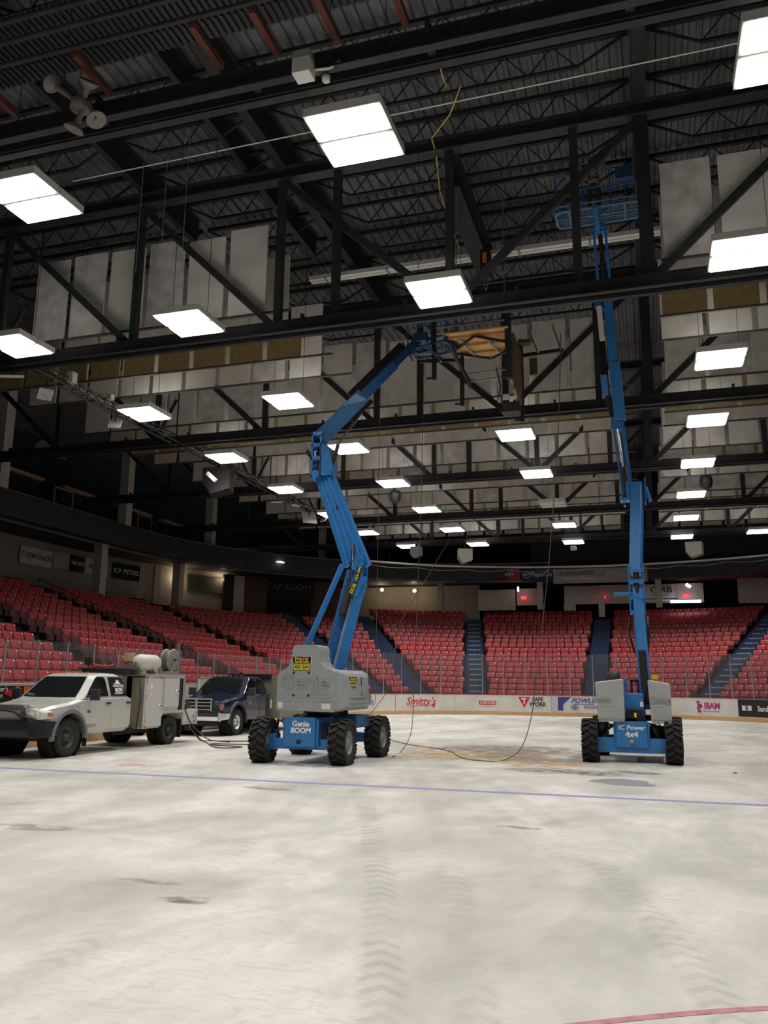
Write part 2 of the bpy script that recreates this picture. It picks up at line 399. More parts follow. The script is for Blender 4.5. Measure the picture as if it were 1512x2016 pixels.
# lettering on the boards (the printed panels sit 5 mm in front of the board face)
def onboard(x, off=-.016):
    if x < CL: f = 1-math.acos(max(-1, min(1, (x-CL)/RC)))/PI; t = 1+(1-(math.acos((x-CL)/RC)-PI/2)/(PI/2))
    elif x <= CR: t = 2+(x-CL)/(CR-CL)
    else: t = 3+math.asin((x-CR)/RC)/(PI/2)
    p, n = pt(t, off); rz = math.atan2(n.y, n.x)-PI/2
    return p, rz
def tofx(x):
    if x < CL: return 1+(1-(math.acos((x-CL)/RC)-PI/2)/(PI/2))
    return 2+(x-CL)/(CR-CL) if x <= CR else 3+math.asin((x-CR)/RC)/(PI/2)
def advance(t, s):
    ls = seglens(0)
    while True:
        i = min(int(t), 4); f = t-i; u = f*ls[i]+s
        if u < 0 and i > 0: s = u; t = i-1e-9
        elif u > ls[i] and i < 4: s = u-ls[i]; t = i+1.
        else: return i+u/ls[i]
        if abs(s) < 1e-9: return t
def btext(name, body, x, z, size, m, sx=1., shear=0., off=.0, dz=-.008):
    o = text(name, body, size, m, endb, (0, 0, 0), (0, 0, 0), .002, off, 1, shear); t0 = tofx(x)
    for v in o.data.vertices:           # lettering bent to follow the curved boards
        s = v.co.x*sx; t = t0+s/(RC*PI/2) if 1 < t0 < 1.9 or 3.1 < t0 < 4 else advance(t0, s)
        p, n = pt(t, dz-v.co.z); v.co = (p.x, p.y, z+v.co.y)
    o.data.update(); return o
def bpanel(name, x, w, z, h, m, dz=-.006):
    mb = MB(); n = 6; secs = []
    for i in range(n+1):
        p, rz = onboard(x-w/2+w*i/n, dz); q, _ = onboard(x-w/2+w*i/n, dz+.004)
        secs.append([(p.x, p.y, z-h/2), (q.x, q.y, z-h/2), (q.x, q.y, z+h/2), (p.x, p.y, z+h/2)])
    return mb.loft(secs, 0, False).build(name, m, endb)
btext('sponsor_lettering', "Smitty's", -12.35, .70, .60, redm, .95, .35, .004)
mb = MB()
for a, b in (((-12.9, .42), (-11.6, .52)),):
    p, _ = onboard(a[0], -.04); q, _ = onboard(b[0], -.04); mb.beam((p.x, p.y, a[1]), (q.x, q.y, b[1]), .004, .03)
p, rz = onboard(-11.7, -.04); mb.box((p.x, p.y, .44), (.12, .006, .12), 0, Matrix.Rotation(PI/4, 3, 'Y'))
mb.build('sponsor_underline', redm, endb)
bpanel('sponsor_panel', -8.8, .95, .66, .22, redm); btext('sponsor_lettering', 'AGENCIES', -8.8, .66, .20, whitet, .95, 0, .003, -.012)
btext('sponsor_lettering', 'INSURANCE BROKERS', -8.8, .46, .07, redm)
def tri(name, pts, x, z, m, dz=-.010):
    p, rz = onboard(x, dz); mb = MB(); mb.prism([(a, b) for a, b in pts], XZ, -.002, .002)
    o = mb.build(name, m, endb); o.location = (p.x, p.y, z); o.rotation_euler = (0, 0, rz); return o
tri('sponsor_logo', [(-.33, .28), (.33, .28), (0, -.30)], -6.75, .72, redm)
tri('sponsor_hammer', [(-.16, .20), (.10, .20), (.16, .14), (.035, .12), (.035, -.12), (-.035, -.12), (-.035, .12), (-.16, .12)], -6.75, .74, whitet, -.018)
btext('sponsor_lettering', 'SAFE\nWORK', -6.0, .74, .31, blackt, .95, 0, .01); btext('sponsor_lettering', 'MANITOBA', -6.0, .42, .11, grey)
for x in (-13.5, -10.6, -5.25): bpanel('panel_joint', x, .02, .66, .85, redm if x < -12 else grey)
bpanel('grey_panel', -5.05, .34, .66, .85, mat('pale_board_sheet', (.60, .60, .60), .5))
tri('blue_corner', [(-.30, .38), (.42, .38), (-.02, -.02), (-.02, -.36), (-.30, -.36)], -4.6, .66, bluet)
btext('sponsor_lettering', 'FOWLER', -3.45, .84, .34, bluet, 1.1, .35, .008); bpanel('sponsor_underline', -3.5, 1.1, .67, .03, bluet)
btext('sponsor_lettering', 'HYUNDAI', -2.95, .50, .25, bluet, 1.0, 0, .004)
mb = MB(); ring = [(.20*math.cos(2*PI*i/24), .11*math.sin(2*PI*i/24)) for i in range(25)]
mb.tube([(x, 0, z) for x, z in ring], .014, 4); mb.beam((-.08, 0, -.08), (-.03, 0, .08), .006, .03); mb.beam((.03, 0, -.08), (.08, 0, .08), .006, .03); mb.beam((-.06, 0, -.01), (.06, 0, .01), .006, .03)
p, rz = onboard(-4.0, -.02); o = mb.build('sponsor_emblem', bluet, endb); o.location = (p.x, p.y, .50); o.rotation_euler = (0, 0, rz)
btext('sponsor_lettering', 'IBAM', 2.98, .70, .44, mag, .85, 0, .014); btext('sponsor_lettering', 'BRANDON MANITOBA', 2.95, .44, .08, mag)
mb = MB()
for i in range(4): mb.box((-.06+.04*(i % 2), 0, .26-.15*i), (.17, .006, .12)); mb.box((.08, 0, .10-.02*i), (.10, .006, .10))
p, rz = onboard(2.4, -.04); o = mb.build('sponsor_emblem', mag, endb); o.location = (p.x, p.y, .62); o.rotation_euler = (0, 0, rz)
bpanel('sponsor_panel', 5.1, 1.9, .66, .84, blackt); bpanel('sponsor_emblem', 4.52, .40, .66, .24, whitet, -.012); btext('sponsor_lettering', 'S', 4.52, .66, .26, blackt, 1.3, 0, .01, -.020)
btext('sponsor_lettering', 'Sandhills', 5.35, .64, .36, whitet, .95, 0, .008, -.012)
btext('sponsor_lettering', 'S', -14.4, .62, .4, bluet)
# black sponsor panel on the side boards, left of the silver truck
MB().bx((XL+.002, 14.2, .30), (XL+.02, 19.6, 1.56)).build('sponsor_panel', blackt, sideb)
mb = MB(); mb.prism([(17.40, 1.38), (17.72, 1.49), (17.70, 1.42), (17.88, 1.43), (17.86, 1.34), (17.70, 1.35), (17.72, 1.27)], YZ, XL+.030, XL+.035); mb.build('red_arrow', redm, sideb)
mb = MB(); mb.prism([(17.76, 1.18), (17.84, 1.54), (17.98, 1.54), (17.90, 1.18)], YZ, XL+.022, XL+.028); mb.prism([(18.14, 1.18), (18.14, 1.54), (18.40, 1.54), (18.40, 1.18)], YZ, XL+.022, XL+.028); mb.build('orange_mark', orange, sideb)
text('sponsor_lettering', "Boomer's\nAuto", .18, whitet, sideb, (XL+.03, 17.20, 1.40), LEFT, .002, 0, 1, .3)

# ---------------------------------------------------------------- terraces
def tierprof():
    return [(1.2+.84*i-.42) for i in range(19)]
NR = 18
mb = MB(); offs = tierprof()
prof = [(.12, -.2)]; z = .53
prof.append((.12, .45))
for i in range(NR):
    zt = .50+.335*i; prof.append((offs[i] if i else .13, zt)); prof.append((offs[i+1], zt))
prof.append((offs[-1]+3.2, .50+.335*(NR-1))); prof.append((offs[-1]+3.2, -.2))
for t0, t1 in ((.22, 1.), (1., 2.), (2., 3.), (3., 4.), (4., 4.5)):
    sweep(mb, prof, t0, t1, 0, 10, lift)
struct(mb.build('floor', concmar))
# aisles: (parameter t at the boards, half width) - fixed plan positions
def t_of_y(y): return (y-YS)/(YC-YS)
AIS = [t_of_y(25.6), t_of_y(34.1), 1.12, 1.45, 1.63, 1.87, 2.66, 3.25, 3.62]
HWID = .62
NAMES = ['left stand above the silver truck hood', 'left stand above the service body', 'left stand above the navy truck',
         'corner left of the left lift', 'corner behind the left lift', 'corner right of the left lift',
         'end stand between the straight aisles', 'end stand behind the right lift', 'end stand at right edge']
ANAMES = ['left stand, starting above the cab of the silver truck', 'left stand, starting above the service body', 'rounded corner, starting above the navy truck', 'rounded corner, left of the left boom lift',
          'end stand, slanting down right of the left lift', 'end stand, straight up above the red sponsor panel', 'end stand, just left of the right-hand boom lift', 'end stand, slanting up right of the right-hand boom lift', 'end stand at the right picture edge']
# stairs inside each aisle
for k, ta in enumerate(AIS):
    mb = MB(); isblue = k >= 3; mt = bluestep if isblue else blackm
    for i in range(NR*2-1):
        off = .45+.42*i; p, n = pt(ta, off+.21); zt = .50+.1675*i+lift(ta)+.17; rz = math.atan2(n.y, n.x)-PI/2
        mb.box((p.x, p.y, zt-.25), (2*HWID-.1, .43, .5), 0, Matrix.Rotation(rz, 3, 'Z'))
    st = mb.build('aisle_stairs', [mt])
    tag(st, ('blue painted' if isblue else 'dark')+' aisle stairs on the '+ANAMES[k], 'stairs')
    if k in (5, 7):
        for i in range(NR-1):
            off = .45+.84*i; p, n = pt(ta, off-.012); rz = math.atan2(n.y, n.x)-PI/2; zt = .50+.335*i+lift(ta)+.17-.11
            text('step_lettering', 'westoba.com', .15, whitet, st, (p.x, p.y, zt), (PI/2, 0, rz), .002)
# seats --------------------------------------------------------------
def seatmesh(red, tagq=True):
    back = MB(); secs = []
    for z, y, w in ((.58, .035, .225), (.64, .045, .238), (.82, .10, .238), (.86, .12, .220)):
        secs.append([(-w, y, z), (-w*.5, y+.02, z), (w*.5, y+.02, z), (w, y, z), (w, y+.045, z), (w*.5, y+.065, z), (-w*.5, y+.065, z), (-w, y+.045, z)])
    back.loft(secs, 0, True)
    pan = MB(); pan.box((0, .0, .47), (.40, .05, .24), 0, Matrix.Rotation(-.10, 3, 'X')); pan.box((0, .03, .36), (.34, .10, .05))
    t = MB(); t.box((.15, .070, .795), (.062, .012, .045), 0, Matrix.Rotation(-.25, 3, 'X'))
    br = MB(); br.box((-.238, .03, .32), (.03, .20, .5)); br.box((-.238, -.02, .08), (.035, .28, .04))
    return back, pan, t, br
bk, pn, tg, br = seatmesh(seatm)
mesh_b = bk.mesh('seat_back', seatm); mesh_p = pn.mesh('seat_pan', seatd); mesh_t = tg.mesh('number_tag', tagm); mesh_k = br.mesh('bracket', black)
mesh_bd = bk.mesh('seat_back', seatd); mesh_pd = pn.mesh('seat_pan', seatd)
camp = Vector((0, 0, 1.75)); camI = cam.matrix_world.inverted()
def proj(p):
    c = camI @ Vector(p)
    if c.z > -.1: return None
    return (756+1640*c.x/-c.z, 1008-1640*c.y/-c.z, -c.z)
allseats = []; COLS = [(-28.9, 39.2), (-28.9, 47.4)]
bounds = [0.30]+AIS+[4.40]
for si in range(9):
    ta, tb = bounds[si], bounds[si+1]
    for r in range(NR):
        if si < 5 and r > 14: continue
        off = 1.2+.84*r
        # arc length walk from ta to tb at this offset
        ls = seglens(off); run = []
        for i in range(5):
            a = max(ta, i); b = min(tb, i+1)
            if b > a+1e-9: run.append((i, a, (b-a)*ls[i], ls[i]))
        L = sum(q[2] for q in run)
        lo = HWID if si else 0; hi = L-HWID
        n = int((hi-lo)/.53)
        if n < 1: continue
        pad = (hi-lo-n*.53)/2
        for k in range(n):
            s_ = lo+pad+.53*(k+.5); rem = s_
            for i, a, l_, full in run:
                if rem <= l_: t = a+rem/full; break
                rem -= l_
            p, nn = pt(t, off); z0 = .50+.335*r+lift(t)
            if any(abs(p.x-a)+abs(p.y-b) < .75 for a, b in COLS): continue
            q = proj((p.x, p.y, z0+.6))
            if q is None or not (-25 < q[0] < 1540 and 900 < q[1] < 1400): continue
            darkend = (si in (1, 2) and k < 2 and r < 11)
            allseats.append((q[2], si, r, k, n, p.x, p.y, z0, math.atan2(nn.y, nn.x)-PI/2, darkend, q))
def hidden(q, r):
    x, y = q[0], q[1]
    if y > 1336 and x < 395: return True
    if 60 < x < 255 and y > 1326: return True
    if 262 < x < 365 and y > 1322: return True
    if x > 548 and x < 722 and y > 1275: return True
    if y > 1332 and x < 560: return True
    return False
vis = sorted([s for s in allseats if not hidden(s[10], s[2])], key=lambda s: s[0])
near = set(id(s) for s in vis[:300])
first = {}
stuff = {'a': MB(), 'd': MB()}
def place_near(s):
    _, si, r, k, n, x, y, z0, rz, de, q = s
    sec = NAMES[si]
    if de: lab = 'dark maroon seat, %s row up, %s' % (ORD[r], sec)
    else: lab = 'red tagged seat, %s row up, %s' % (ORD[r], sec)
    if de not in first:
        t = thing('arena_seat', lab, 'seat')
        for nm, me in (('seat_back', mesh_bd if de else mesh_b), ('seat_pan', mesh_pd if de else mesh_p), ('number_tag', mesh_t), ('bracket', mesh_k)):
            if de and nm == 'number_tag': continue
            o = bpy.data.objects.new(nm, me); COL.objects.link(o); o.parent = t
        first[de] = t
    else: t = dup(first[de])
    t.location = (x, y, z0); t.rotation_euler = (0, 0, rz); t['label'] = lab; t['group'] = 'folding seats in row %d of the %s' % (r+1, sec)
for s in allseats:
    if id(s) in near: place_near(s)
for s in allseats:
    if id(s) in near: continue
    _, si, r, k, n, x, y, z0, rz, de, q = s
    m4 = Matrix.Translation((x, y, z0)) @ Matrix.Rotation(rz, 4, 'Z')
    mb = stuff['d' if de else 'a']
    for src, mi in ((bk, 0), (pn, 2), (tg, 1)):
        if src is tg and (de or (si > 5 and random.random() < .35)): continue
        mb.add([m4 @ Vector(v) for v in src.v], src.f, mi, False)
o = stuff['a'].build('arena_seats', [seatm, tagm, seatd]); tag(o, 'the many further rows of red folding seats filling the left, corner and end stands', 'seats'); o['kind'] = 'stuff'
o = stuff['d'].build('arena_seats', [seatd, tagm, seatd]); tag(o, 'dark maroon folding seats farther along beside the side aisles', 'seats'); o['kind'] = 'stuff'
# handrails in left aisles
def rail(label, t, offs_, dz=.95):
    th = MB(); prev = None; pts = []
    for off in offs_:
        p, n = pt(t, off); z0 = .50+.4*(off-1.2)+lift(t); pts.append((p.x, p.y, z0+dz))
    th.tube(pts, .022, 6)
    for p in (pts[0], pts[-1]): th.rod((p[0], p[1], p[2]-dz), p, .022, 6)
    tag(th.build('handrail', black), label, 'handrail')
rail('black handrail along the aisle above the service body, upper part', AIS[1]+.006, [4.6, 8.6])
rail('black handrail along the aisle above the service body, lower part', AIS[1]+.006, [.9, 3.6])
rail('black handrail at the top of the aisle above the service body', AIS[1]+.004, [9.8, 13.4])
rail('black handrail low in the aisle above the navy truck', AIS[2], [.9, 2.8])
rail('black handrail at the foot of the first left aisle', AIS[0]+.01, [.6, 2.4])
# ---------------------------------------------------------------- walls, balcony, columns
def atp(x, y, Y):                  # far wall fittings: world point on plane Y through a direction measured in the photo
    r = cam.matrix_world.to_3x3() @ Vector(((x-756)/1640, -(y-1008)/1640, -1)); return Vector((0, 0, 1.75))+r*(Y/r.y)
def outoff(p):
    x, y = p.x, p.y
    if y <= YC: return XL-x
    if x < CL: return math.hypot(x-CL, y-YC)-RC
    if x > CR: return math.hypot(x-CR, y-YC)-RC
    return y-YE
def atoff(x, y, off):              # the point of the curved back wall in that direction
    Y = 20.
    while Y < 75:
        p = atp(x, y, Y)
        if outoff(p) >= off: return p
        Y += .05
    return p

zb = 9.05
mb = MB()
sweep(mb, [(12.3, zb), (12.5, zb), (12.5, 10.25), (12.3, 10.25)], .22, 1., 0); sweep(mb, [(12.3, zb), (12.5, zb), (12.5, 10.25), (12.3, 10.25)], 1., 2., 0, 12)
sweep(mb, [(12.3, 8.9), (12.5, 8.9), (12.5, 10.05), (12.3, 10.05)], 2., 4.4, 0, 12)
struct(mb.build('trim_1', mat('balcony_fascia', (.028, .032, .034), .6, noise=.2)))
mb = MB(); sweep(mb, [(12.5, zb+.12), (20.5, zb+.12), (20.5, zb+.4), (12.5, zb+.4)], .22, 2., 0, 12); sweep(mb, [(12.5, 9.0), (24.5, 9.0), (24.5, 9.3), (12.5, 9.3)], 2., 4.4, 0, 12)
struct(mb.build('ceiling', mat('balcony_soffit', (.035, .035, .035), .9)))
mb = MB(); sweep(mb, [(12.33, 10.25), (12.40, 10.25), (12.40, 10.29), (12.33, 10.29)], .22, 2.2, 0, 12); struct(mb.build('trim_2', steel))
mb = MB(); sweep(mb, [(13.3, zb-.02), (13.36, zb-.02), (13.36, zb+.1), (13.3, zb+.1)], .22, 2., 0, 12); struct(mb.build('trim_3', steel))
# back walls
mb = MB(); sweep(mb, [(16.3, 5.), (16.6, 5.), (16.6, 9.2), (16.3, 9.2)], .22, 1.35, 0, 12); struct(mb.build('wall_left', mat('beige_wall', (.28, .27, .24), .8, noise=.08)))
mb = MB(); sweep(mb, [(20.5, 5.), (20.8, 5.), (20.8, 9.2), (20.5, 9.2)], 1.3, 4.4, 0, 12); struct(mb.build('wall_end', dark))
mb = MB(); sweep(mb, [(20.5, 9.2), (20.8, 9.2), (20.8, 19), (20.5, 19)], .22, 2., 0, 12); struct(mb.build('wall_left', teal))
mb = MB(); sweep(mb, [(13.0, 9.9), (13.3, 9.9), (13.3, 16.6), (13.0, 16.6)], 2., 4.4, 0, 12); struct(mb.build('wall_end', mat('dark_end_wall', (.020, .025, .026), .85)))
struct(MB().bx((-60, -12.3, -.4), (50, -12, 24)).build('wall_back', dark))
struct(MB().bx((26, -12, -.4), (26.3, 75, 24)).build('wall_right', dark))
colm = mat('cream_column_paint', (.50, .48, .41), .75, noise=.06)
def column(x, y, z0, z1, label, s=.5):
    tag(MB().bx((x-s/2, y-s/2, z0), (x+s/2, y+s/2, z1)).build('column', colm, bevel=.01), label, 'column')
column(-27.95, 30.1, 10.27, 15.2, 'tall cream column on the balcony at the left picture edge', .55)
column(-27.95, 39.8, 10.27, 15.2, 'tall cream column on the balcony, middle one of the left side', .55)
column(-27.3, 48.4, 10.27, 15.2, 'tall cream column on the balcony, farthest one of the left side', .55)
column(-28.9, 39.2, 6.1, 9.15, 'cream square column under the balcony, above the service body', .55)
column(-28.9, 47.4, 6.4, 9.15, 'cream square column under the balcony, above the navy truck', .55)
p = atp(634, 1100, 57); column(p.x, p.y, 10.1, 14.5, 'cream column on the balcony just left of the blue elbow', .45)
for x, y, z0, z1, lb_ in ((-14.75, 61.2, 7.1, 9.7, 'pale column at the back of the end stand, nearest the left boom lift'), (-7.3, 61.2, 7.0, 9.5, 'pale column at the back of the end stand, beside the first red exit sign'),
                     (.88, 61.0, 7.0, 9.4, 'pale column in front of the white sponsor sign, right of the right-hand lift'), (-3.0, 61.2, 6.4, 8.0, 'short pale column under the second red exit sign')):
    column(x, y, z0, z1, lb_, .42)
# pale soffit beam and signs on the end wall
def slab(name, x0, x1, z0, z1, y, m, label=None, cat=None, th=.12):
    o = MB().bx((x0, y, z0), (x1, y+th, z1)).build(name, m)
    if label: tag(o, label, cat)
    else: struct(o)
    return o
slab('wall_end', -12.1, -9.3, 7.1, 8.65, 62.4, offw); slab('wall_end', -5.7, 3.9, 7.45, 8.8, 62.4, offw); slab('wall_end', -9.2, -7.4, 7.45, 8.7, 62.5, mat('lit_cream_wall', (.6, .56, .42), .7))  # lit look of the last slab is put into a brighter cream
slab('wall_end', -25, -12.1, 5.0, 9.1, 62.9, mat('shaded_cream_wall', (.30, .28, .24), .8)); slab('wall_end', 3.2, 8.5, 5.8, 6.0, 63.6, offw); slab('wall_end', 6.1, 12.5, 7.3, 9.0, 62.0, offw)  # shade on the first slab is put into a darker cream
slab('wall_end', -5.75, -4.9, 7.0, 7.5, 62.3, offw)
def sign(name, x0, x1, z0, z1, y, m, label, texts):
    th = thing(name, label, 'sign', (0, 0, 0)); MB().bx((x0, y, z0), (x1, y+.08, z1)).build('sign_face', m, th)
    for body, x, z, size, tm, sx in texts: text('lettering', body, size, tm, th, (x, y-.012, z), FWD, .003, .004, sx)
    return th
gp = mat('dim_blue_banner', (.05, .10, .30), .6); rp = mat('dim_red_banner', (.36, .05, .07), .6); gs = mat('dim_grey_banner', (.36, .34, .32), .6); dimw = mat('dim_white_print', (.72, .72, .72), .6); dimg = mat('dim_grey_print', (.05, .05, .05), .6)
yb = YE+12.2
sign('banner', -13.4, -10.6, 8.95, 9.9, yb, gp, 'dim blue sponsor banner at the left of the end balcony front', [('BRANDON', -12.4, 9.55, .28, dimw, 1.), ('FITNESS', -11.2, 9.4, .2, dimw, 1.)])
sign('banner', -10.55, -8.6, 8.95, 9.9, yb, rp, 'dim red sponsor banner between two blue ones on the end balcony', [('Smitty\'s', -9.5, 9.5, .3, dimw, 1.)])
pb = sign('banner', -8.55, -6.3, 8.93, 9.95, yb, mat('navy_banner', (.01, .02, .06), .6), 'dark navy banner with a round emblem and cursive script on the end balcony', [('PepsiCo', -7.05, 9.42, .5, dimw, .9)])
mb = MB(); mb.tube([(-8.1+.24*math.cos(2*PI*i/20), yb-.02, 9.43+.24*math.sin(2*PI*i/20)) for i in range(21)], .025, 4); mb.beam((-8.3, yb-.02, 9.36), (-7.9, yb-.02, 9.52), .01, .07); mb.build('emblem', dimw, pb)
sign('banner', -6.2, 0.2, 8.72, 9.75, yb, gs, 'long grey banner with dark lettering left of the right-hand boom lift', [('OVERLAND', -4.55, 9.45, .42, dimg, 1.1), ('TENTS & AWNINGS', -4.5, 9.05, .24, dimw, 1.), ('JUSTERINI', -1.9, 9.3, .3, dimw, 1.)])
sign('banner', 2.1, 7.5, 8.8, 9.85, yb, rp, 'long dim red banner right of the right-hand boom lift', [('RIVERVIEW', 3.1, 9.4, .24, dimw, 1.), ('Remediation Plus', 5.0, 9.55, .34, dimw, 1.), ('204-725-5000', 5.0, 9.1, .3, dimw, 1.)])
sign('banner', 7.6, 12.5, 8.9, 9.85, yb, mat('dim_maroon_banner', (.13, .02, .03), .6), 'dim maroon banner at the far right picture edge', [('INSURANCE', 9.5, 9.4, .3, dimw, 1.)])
sign('sign', -.6, 2.0, 7.55, 8.75, 62.2, whitep, 'white sign with large black letters behind the right-hand boom', [('CJRB', 1.08, 8.35, .62, blackt, 1.15), ('Radio 1220', 1.02, 7.98, .26, grey, 1.)])
tag(MB().box((1.0, 62.18, 7.72), (2.3, .03, .05)).build('sign_bar', blackt), 'thin black underline below the black letters on the white sign', 'trim')
p = atoff(569, 1156, 15.6); tr = thing('sign', 'dim unlit letters on the dark bar front, left of the left boom lift', 'sign', p, .62)
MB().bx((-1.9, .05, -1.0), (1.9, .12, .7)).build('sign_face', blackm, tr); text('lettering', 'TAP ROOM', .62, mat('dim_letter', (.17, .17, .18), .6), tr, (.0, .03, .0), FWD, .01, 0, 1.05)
# left back wall banners
def lsign(px0, px1, py, h, m, label, body, tm, size):
    p = atoff(px0, py, 16.15); q = atoff(px1, py+(px1-px0)*.165, 16.15); c = (p+q)/2; d = q-p; z = (p.z+q.z)/2; w = math.hypot(d.x, d.y)
    th = thing('banner', label, 'sign', (c.x, c.y, z), math.atan2(d.y, d.x)); MB().bx((-w/2, 0, -h/2), (w/2, .06, h/2)).build('sign_face', m, th)
    text('lettering', body, size, tm, th, (0, -.012, 0), FWD, .003, .004)
lsign(40, 103, 1091, .95, offw, 'pale banner with dark capitals on the left back wall', 'CHEMTRADE', dimg, .42)
lsign(105, 137, 1101, .95, gs, 'dim grey banner right of the pale one on the left back wall', 'LEON', dimw, .32)
lsign(140, 165, 1108, .95, blackm, 'small black banner on the left back wall, left of the cream column', 'THE KEG', dimw, .28)
lsign(168, 212, 1113, .95, offw, 'pale banner half hidden by the cream column on the left back wall', 'MAZDA', dimg, .4)
lsign(222, 275, 1122, .95, blackm, 'long black banner on the left back wall, right of the cream column', 'K.P. PETERS', dimw, .42)
lsign(370, 440, 1144, 1.1, mat('dim_green_panel', (.04, .045, .035), .8), 'wide dark panel between two warm wall lamps in the rounded corner', 'MARKET', dimg, .5)
# doors/brown panels by the corner concourse
mat('brown_panel', (.10, .05, .028), .7)
for px_, py_, off, w, z0, z1, m, nm in ((308, 1145, 15.9, .5, 5.6, 9.0, offw, 'wall_left'), (449, 1160, 15.7, .8, 5.2, 9.0, dark, 'wall_left'), (466, 1160, 15.8, 1.1, 5.5, 9.0, offw, 'wall_left'), (496, 1170, 15.8, 2.3, 5.0, 9.0, MATS['brown_panel'], 'door_1'), (640, 1170, 15.8, 2.2, 5.0, 9.0, MATS['brown_panel'], 'door_2')):
    p = atoff(px_, py_, off); a_ = math.atan2(p.y-YC, p.x-CL)-PI/2; o = MB().box((0, 0, 0), (w, .2, z1-z0)).build(nm, m); o.location = (p.x, p.y, (z0+z1)/2); o.rotation_euler = (0, 0, a_); struct(o)
# small lamps, exit signs, tubes
def bulb(x, y, z, label, e=22, r=.13):
    th = thing('wall_lamp', label, 'lamp', (x, y, z)); MB().lathe([(0, -r), (r*.7, -r*.7), (r, 0), (r*.7, r*.7), (0, r)], (0, 0, 0)).build('globe', warm, th); MB().box((0, .14, .02), (.08, .2, .1)).build('bracket', black, th)
    L = bpy.data.lights.new('wall_lamp_light', 'POINT'); L.energy = e; L.color = (1, .75, .5); L.shadow_soft_size = .15; o = bpy.data.objects.new('light', L); COL.objects.link(o); o.parent = th; o.location = (0, -.3, 0)
for x, y, lb_ in ((358, 1136, 'warm round wall lamp left of the wide dark panel in the rounded corner'), (443, 1141, 'warm round wall lamp right of the wide dark panel in the rounded corner'), (752, 1161, 'warm round wall lamp just right of the left boom lift'), (816, 1163, 'second warm wall lamp right of the left boom lift')):
    p = atoff(x, y, 15.9) if x < 600 else atp(x, y, 61.8); bulb(p.x, p.y, p.z, lb_)
for x, y, lb_ in ((1031, 1177, 'small red exit sign left of the pale column in the end wall'), (1187, 1176, 'small red exit sign just left of the right-hand boom'), (1350, 1173, 'small red exit sign above the fluorescent tube')):
    p = atp(x, y, 62.1); th = thing('exit_sign', lb_, 'exit sign', p); MB().box((0, 0, 0), (.34, .08, .20)).build('sign_box', exitr, th); text('lettering', 'EXIT', .14, whitet, th, (0, -.045, 0), FWD, .002)
p = atp(1350, 1184, 61.5); th = thing('fluorescent_lamp', 'bright white tube lamp at the back of the end stand, right of the lift', 'lamp', p)
MB().box((0, 0, 0), (2.0, .16, .17)).build('tube', tubew, th); MB().box((0, .03, .12), (2.1, .2, .08)).build('housing', offw, th)
p = atp(1355, 1153, 61.6); th = thing('ceiling_lamp', 'small bright tilted lamp under the red banner', 'lamp', p); MB().box((0, 0, 0), (.35, .12, .2), 0, Matrix.Rotation(.6, 3, 'Y')).build('lens', tubew, th)
p = atp(1020, 1160, 61.6); th = thing('ceiling_lamp', 'tiny white lamp above the first red exit sign', 'lamp', p); MB().box((0, 0, 0), (.12, .1, .35)).build('lens', tubew, th)
for x, y, w, lb_ in ((450, 1093, .7, 'small bright ceiling light seen along the balcony edge, left one'), (545, 1107, .9, 'small bright ceiling light seen along the balcony edge, right one')):
    p = atp(x, y, 52.0); th = thing('ceiling_lamp', lb_, 'lamp', p); MB().box((0, 0, 0), (w, .5, .05)).build('lens', tubew, th)
# balcony details: wood counters and wire frames
for y0, y1, lb_ in ((30.7, 34.0, 'wooden counter rail on the balcony, leftmost'), (35.6, 39.2, 'wooden counter rail on the balcony, just left of the nearest cream column'), (40.3, 43.8, 'wooden counter rail on the balcony, just right of the nearest cream column'), (45.0, 48.6, 'wooden counter rail on the balcony, farthest')):
    th = thing('counter', lb_, 'counter', (-29.0, 0, 11.55)); MB().bx((-.15, y0, 0), (.25, y1, .14)).build('counter_top', woodm, th); MB().bx((-.1, y0+.1, -1.1), (-.02, y1-.1, 0)).build('front_panel', blackm, th)
for i, y in enumerate((33.6, 40.8)):
    m = MB(); a = (-27.75, y, 10.25); 
    for q, w in (((0, 0), (0, .85)), ((0, .85), (1.4, .85)), ((1.4, .85), (1.4, 0))): m.beam((a[0], a[1]+q[0], a[2]+q[1]), (a[0], a[1]+w[0], a[2]+w[1]), .03, .03)
    tag(m.build('wire_frame', grey), 'thin metal frame standing on the balcony edge, '+('nearer one' if i == 0 else 'farther one'), 'frame')
m = MB(); p = atp(535, 1085, 56); 
m.beam((p.x-.9, p.y, p.z-.4), (p.x-.9, p.y, p.z+.4), .03, .03); m.beam((p.x-.9, p.y, p.z+.4), (p.x+.9, p.y, p.z+.4), .03, .03); m.beam((p.x+.9, p.y, p.z-.4), (p.x+.9, p.y, p.z+.4), .03, .03)
tag(m.build('wire_frame', grey), 'thin metal frame on the balcony rail in the rounded corner', 'frame')
for y, lb_ in ((43.0, 'pale arched ceiling recess above the balcony, left one'), (54.0, 'pale arched ceiling recess above the balcony, middle one')):
    m = MB(); n_ = 20; pts = [(-35.75, y+2.0*math.cos(PI*i/n_), 15.7+1.0*math.sin(PI*i/n_)) for i in range(n_+1)]
    m.prism([(q[1], q[2]) for q in pts], YZ, -35.75, -35.65); tag(m.build('ceiling_recess', mat('dim_cream', (.30, .29, .26), .8)), lb_, 'recess')
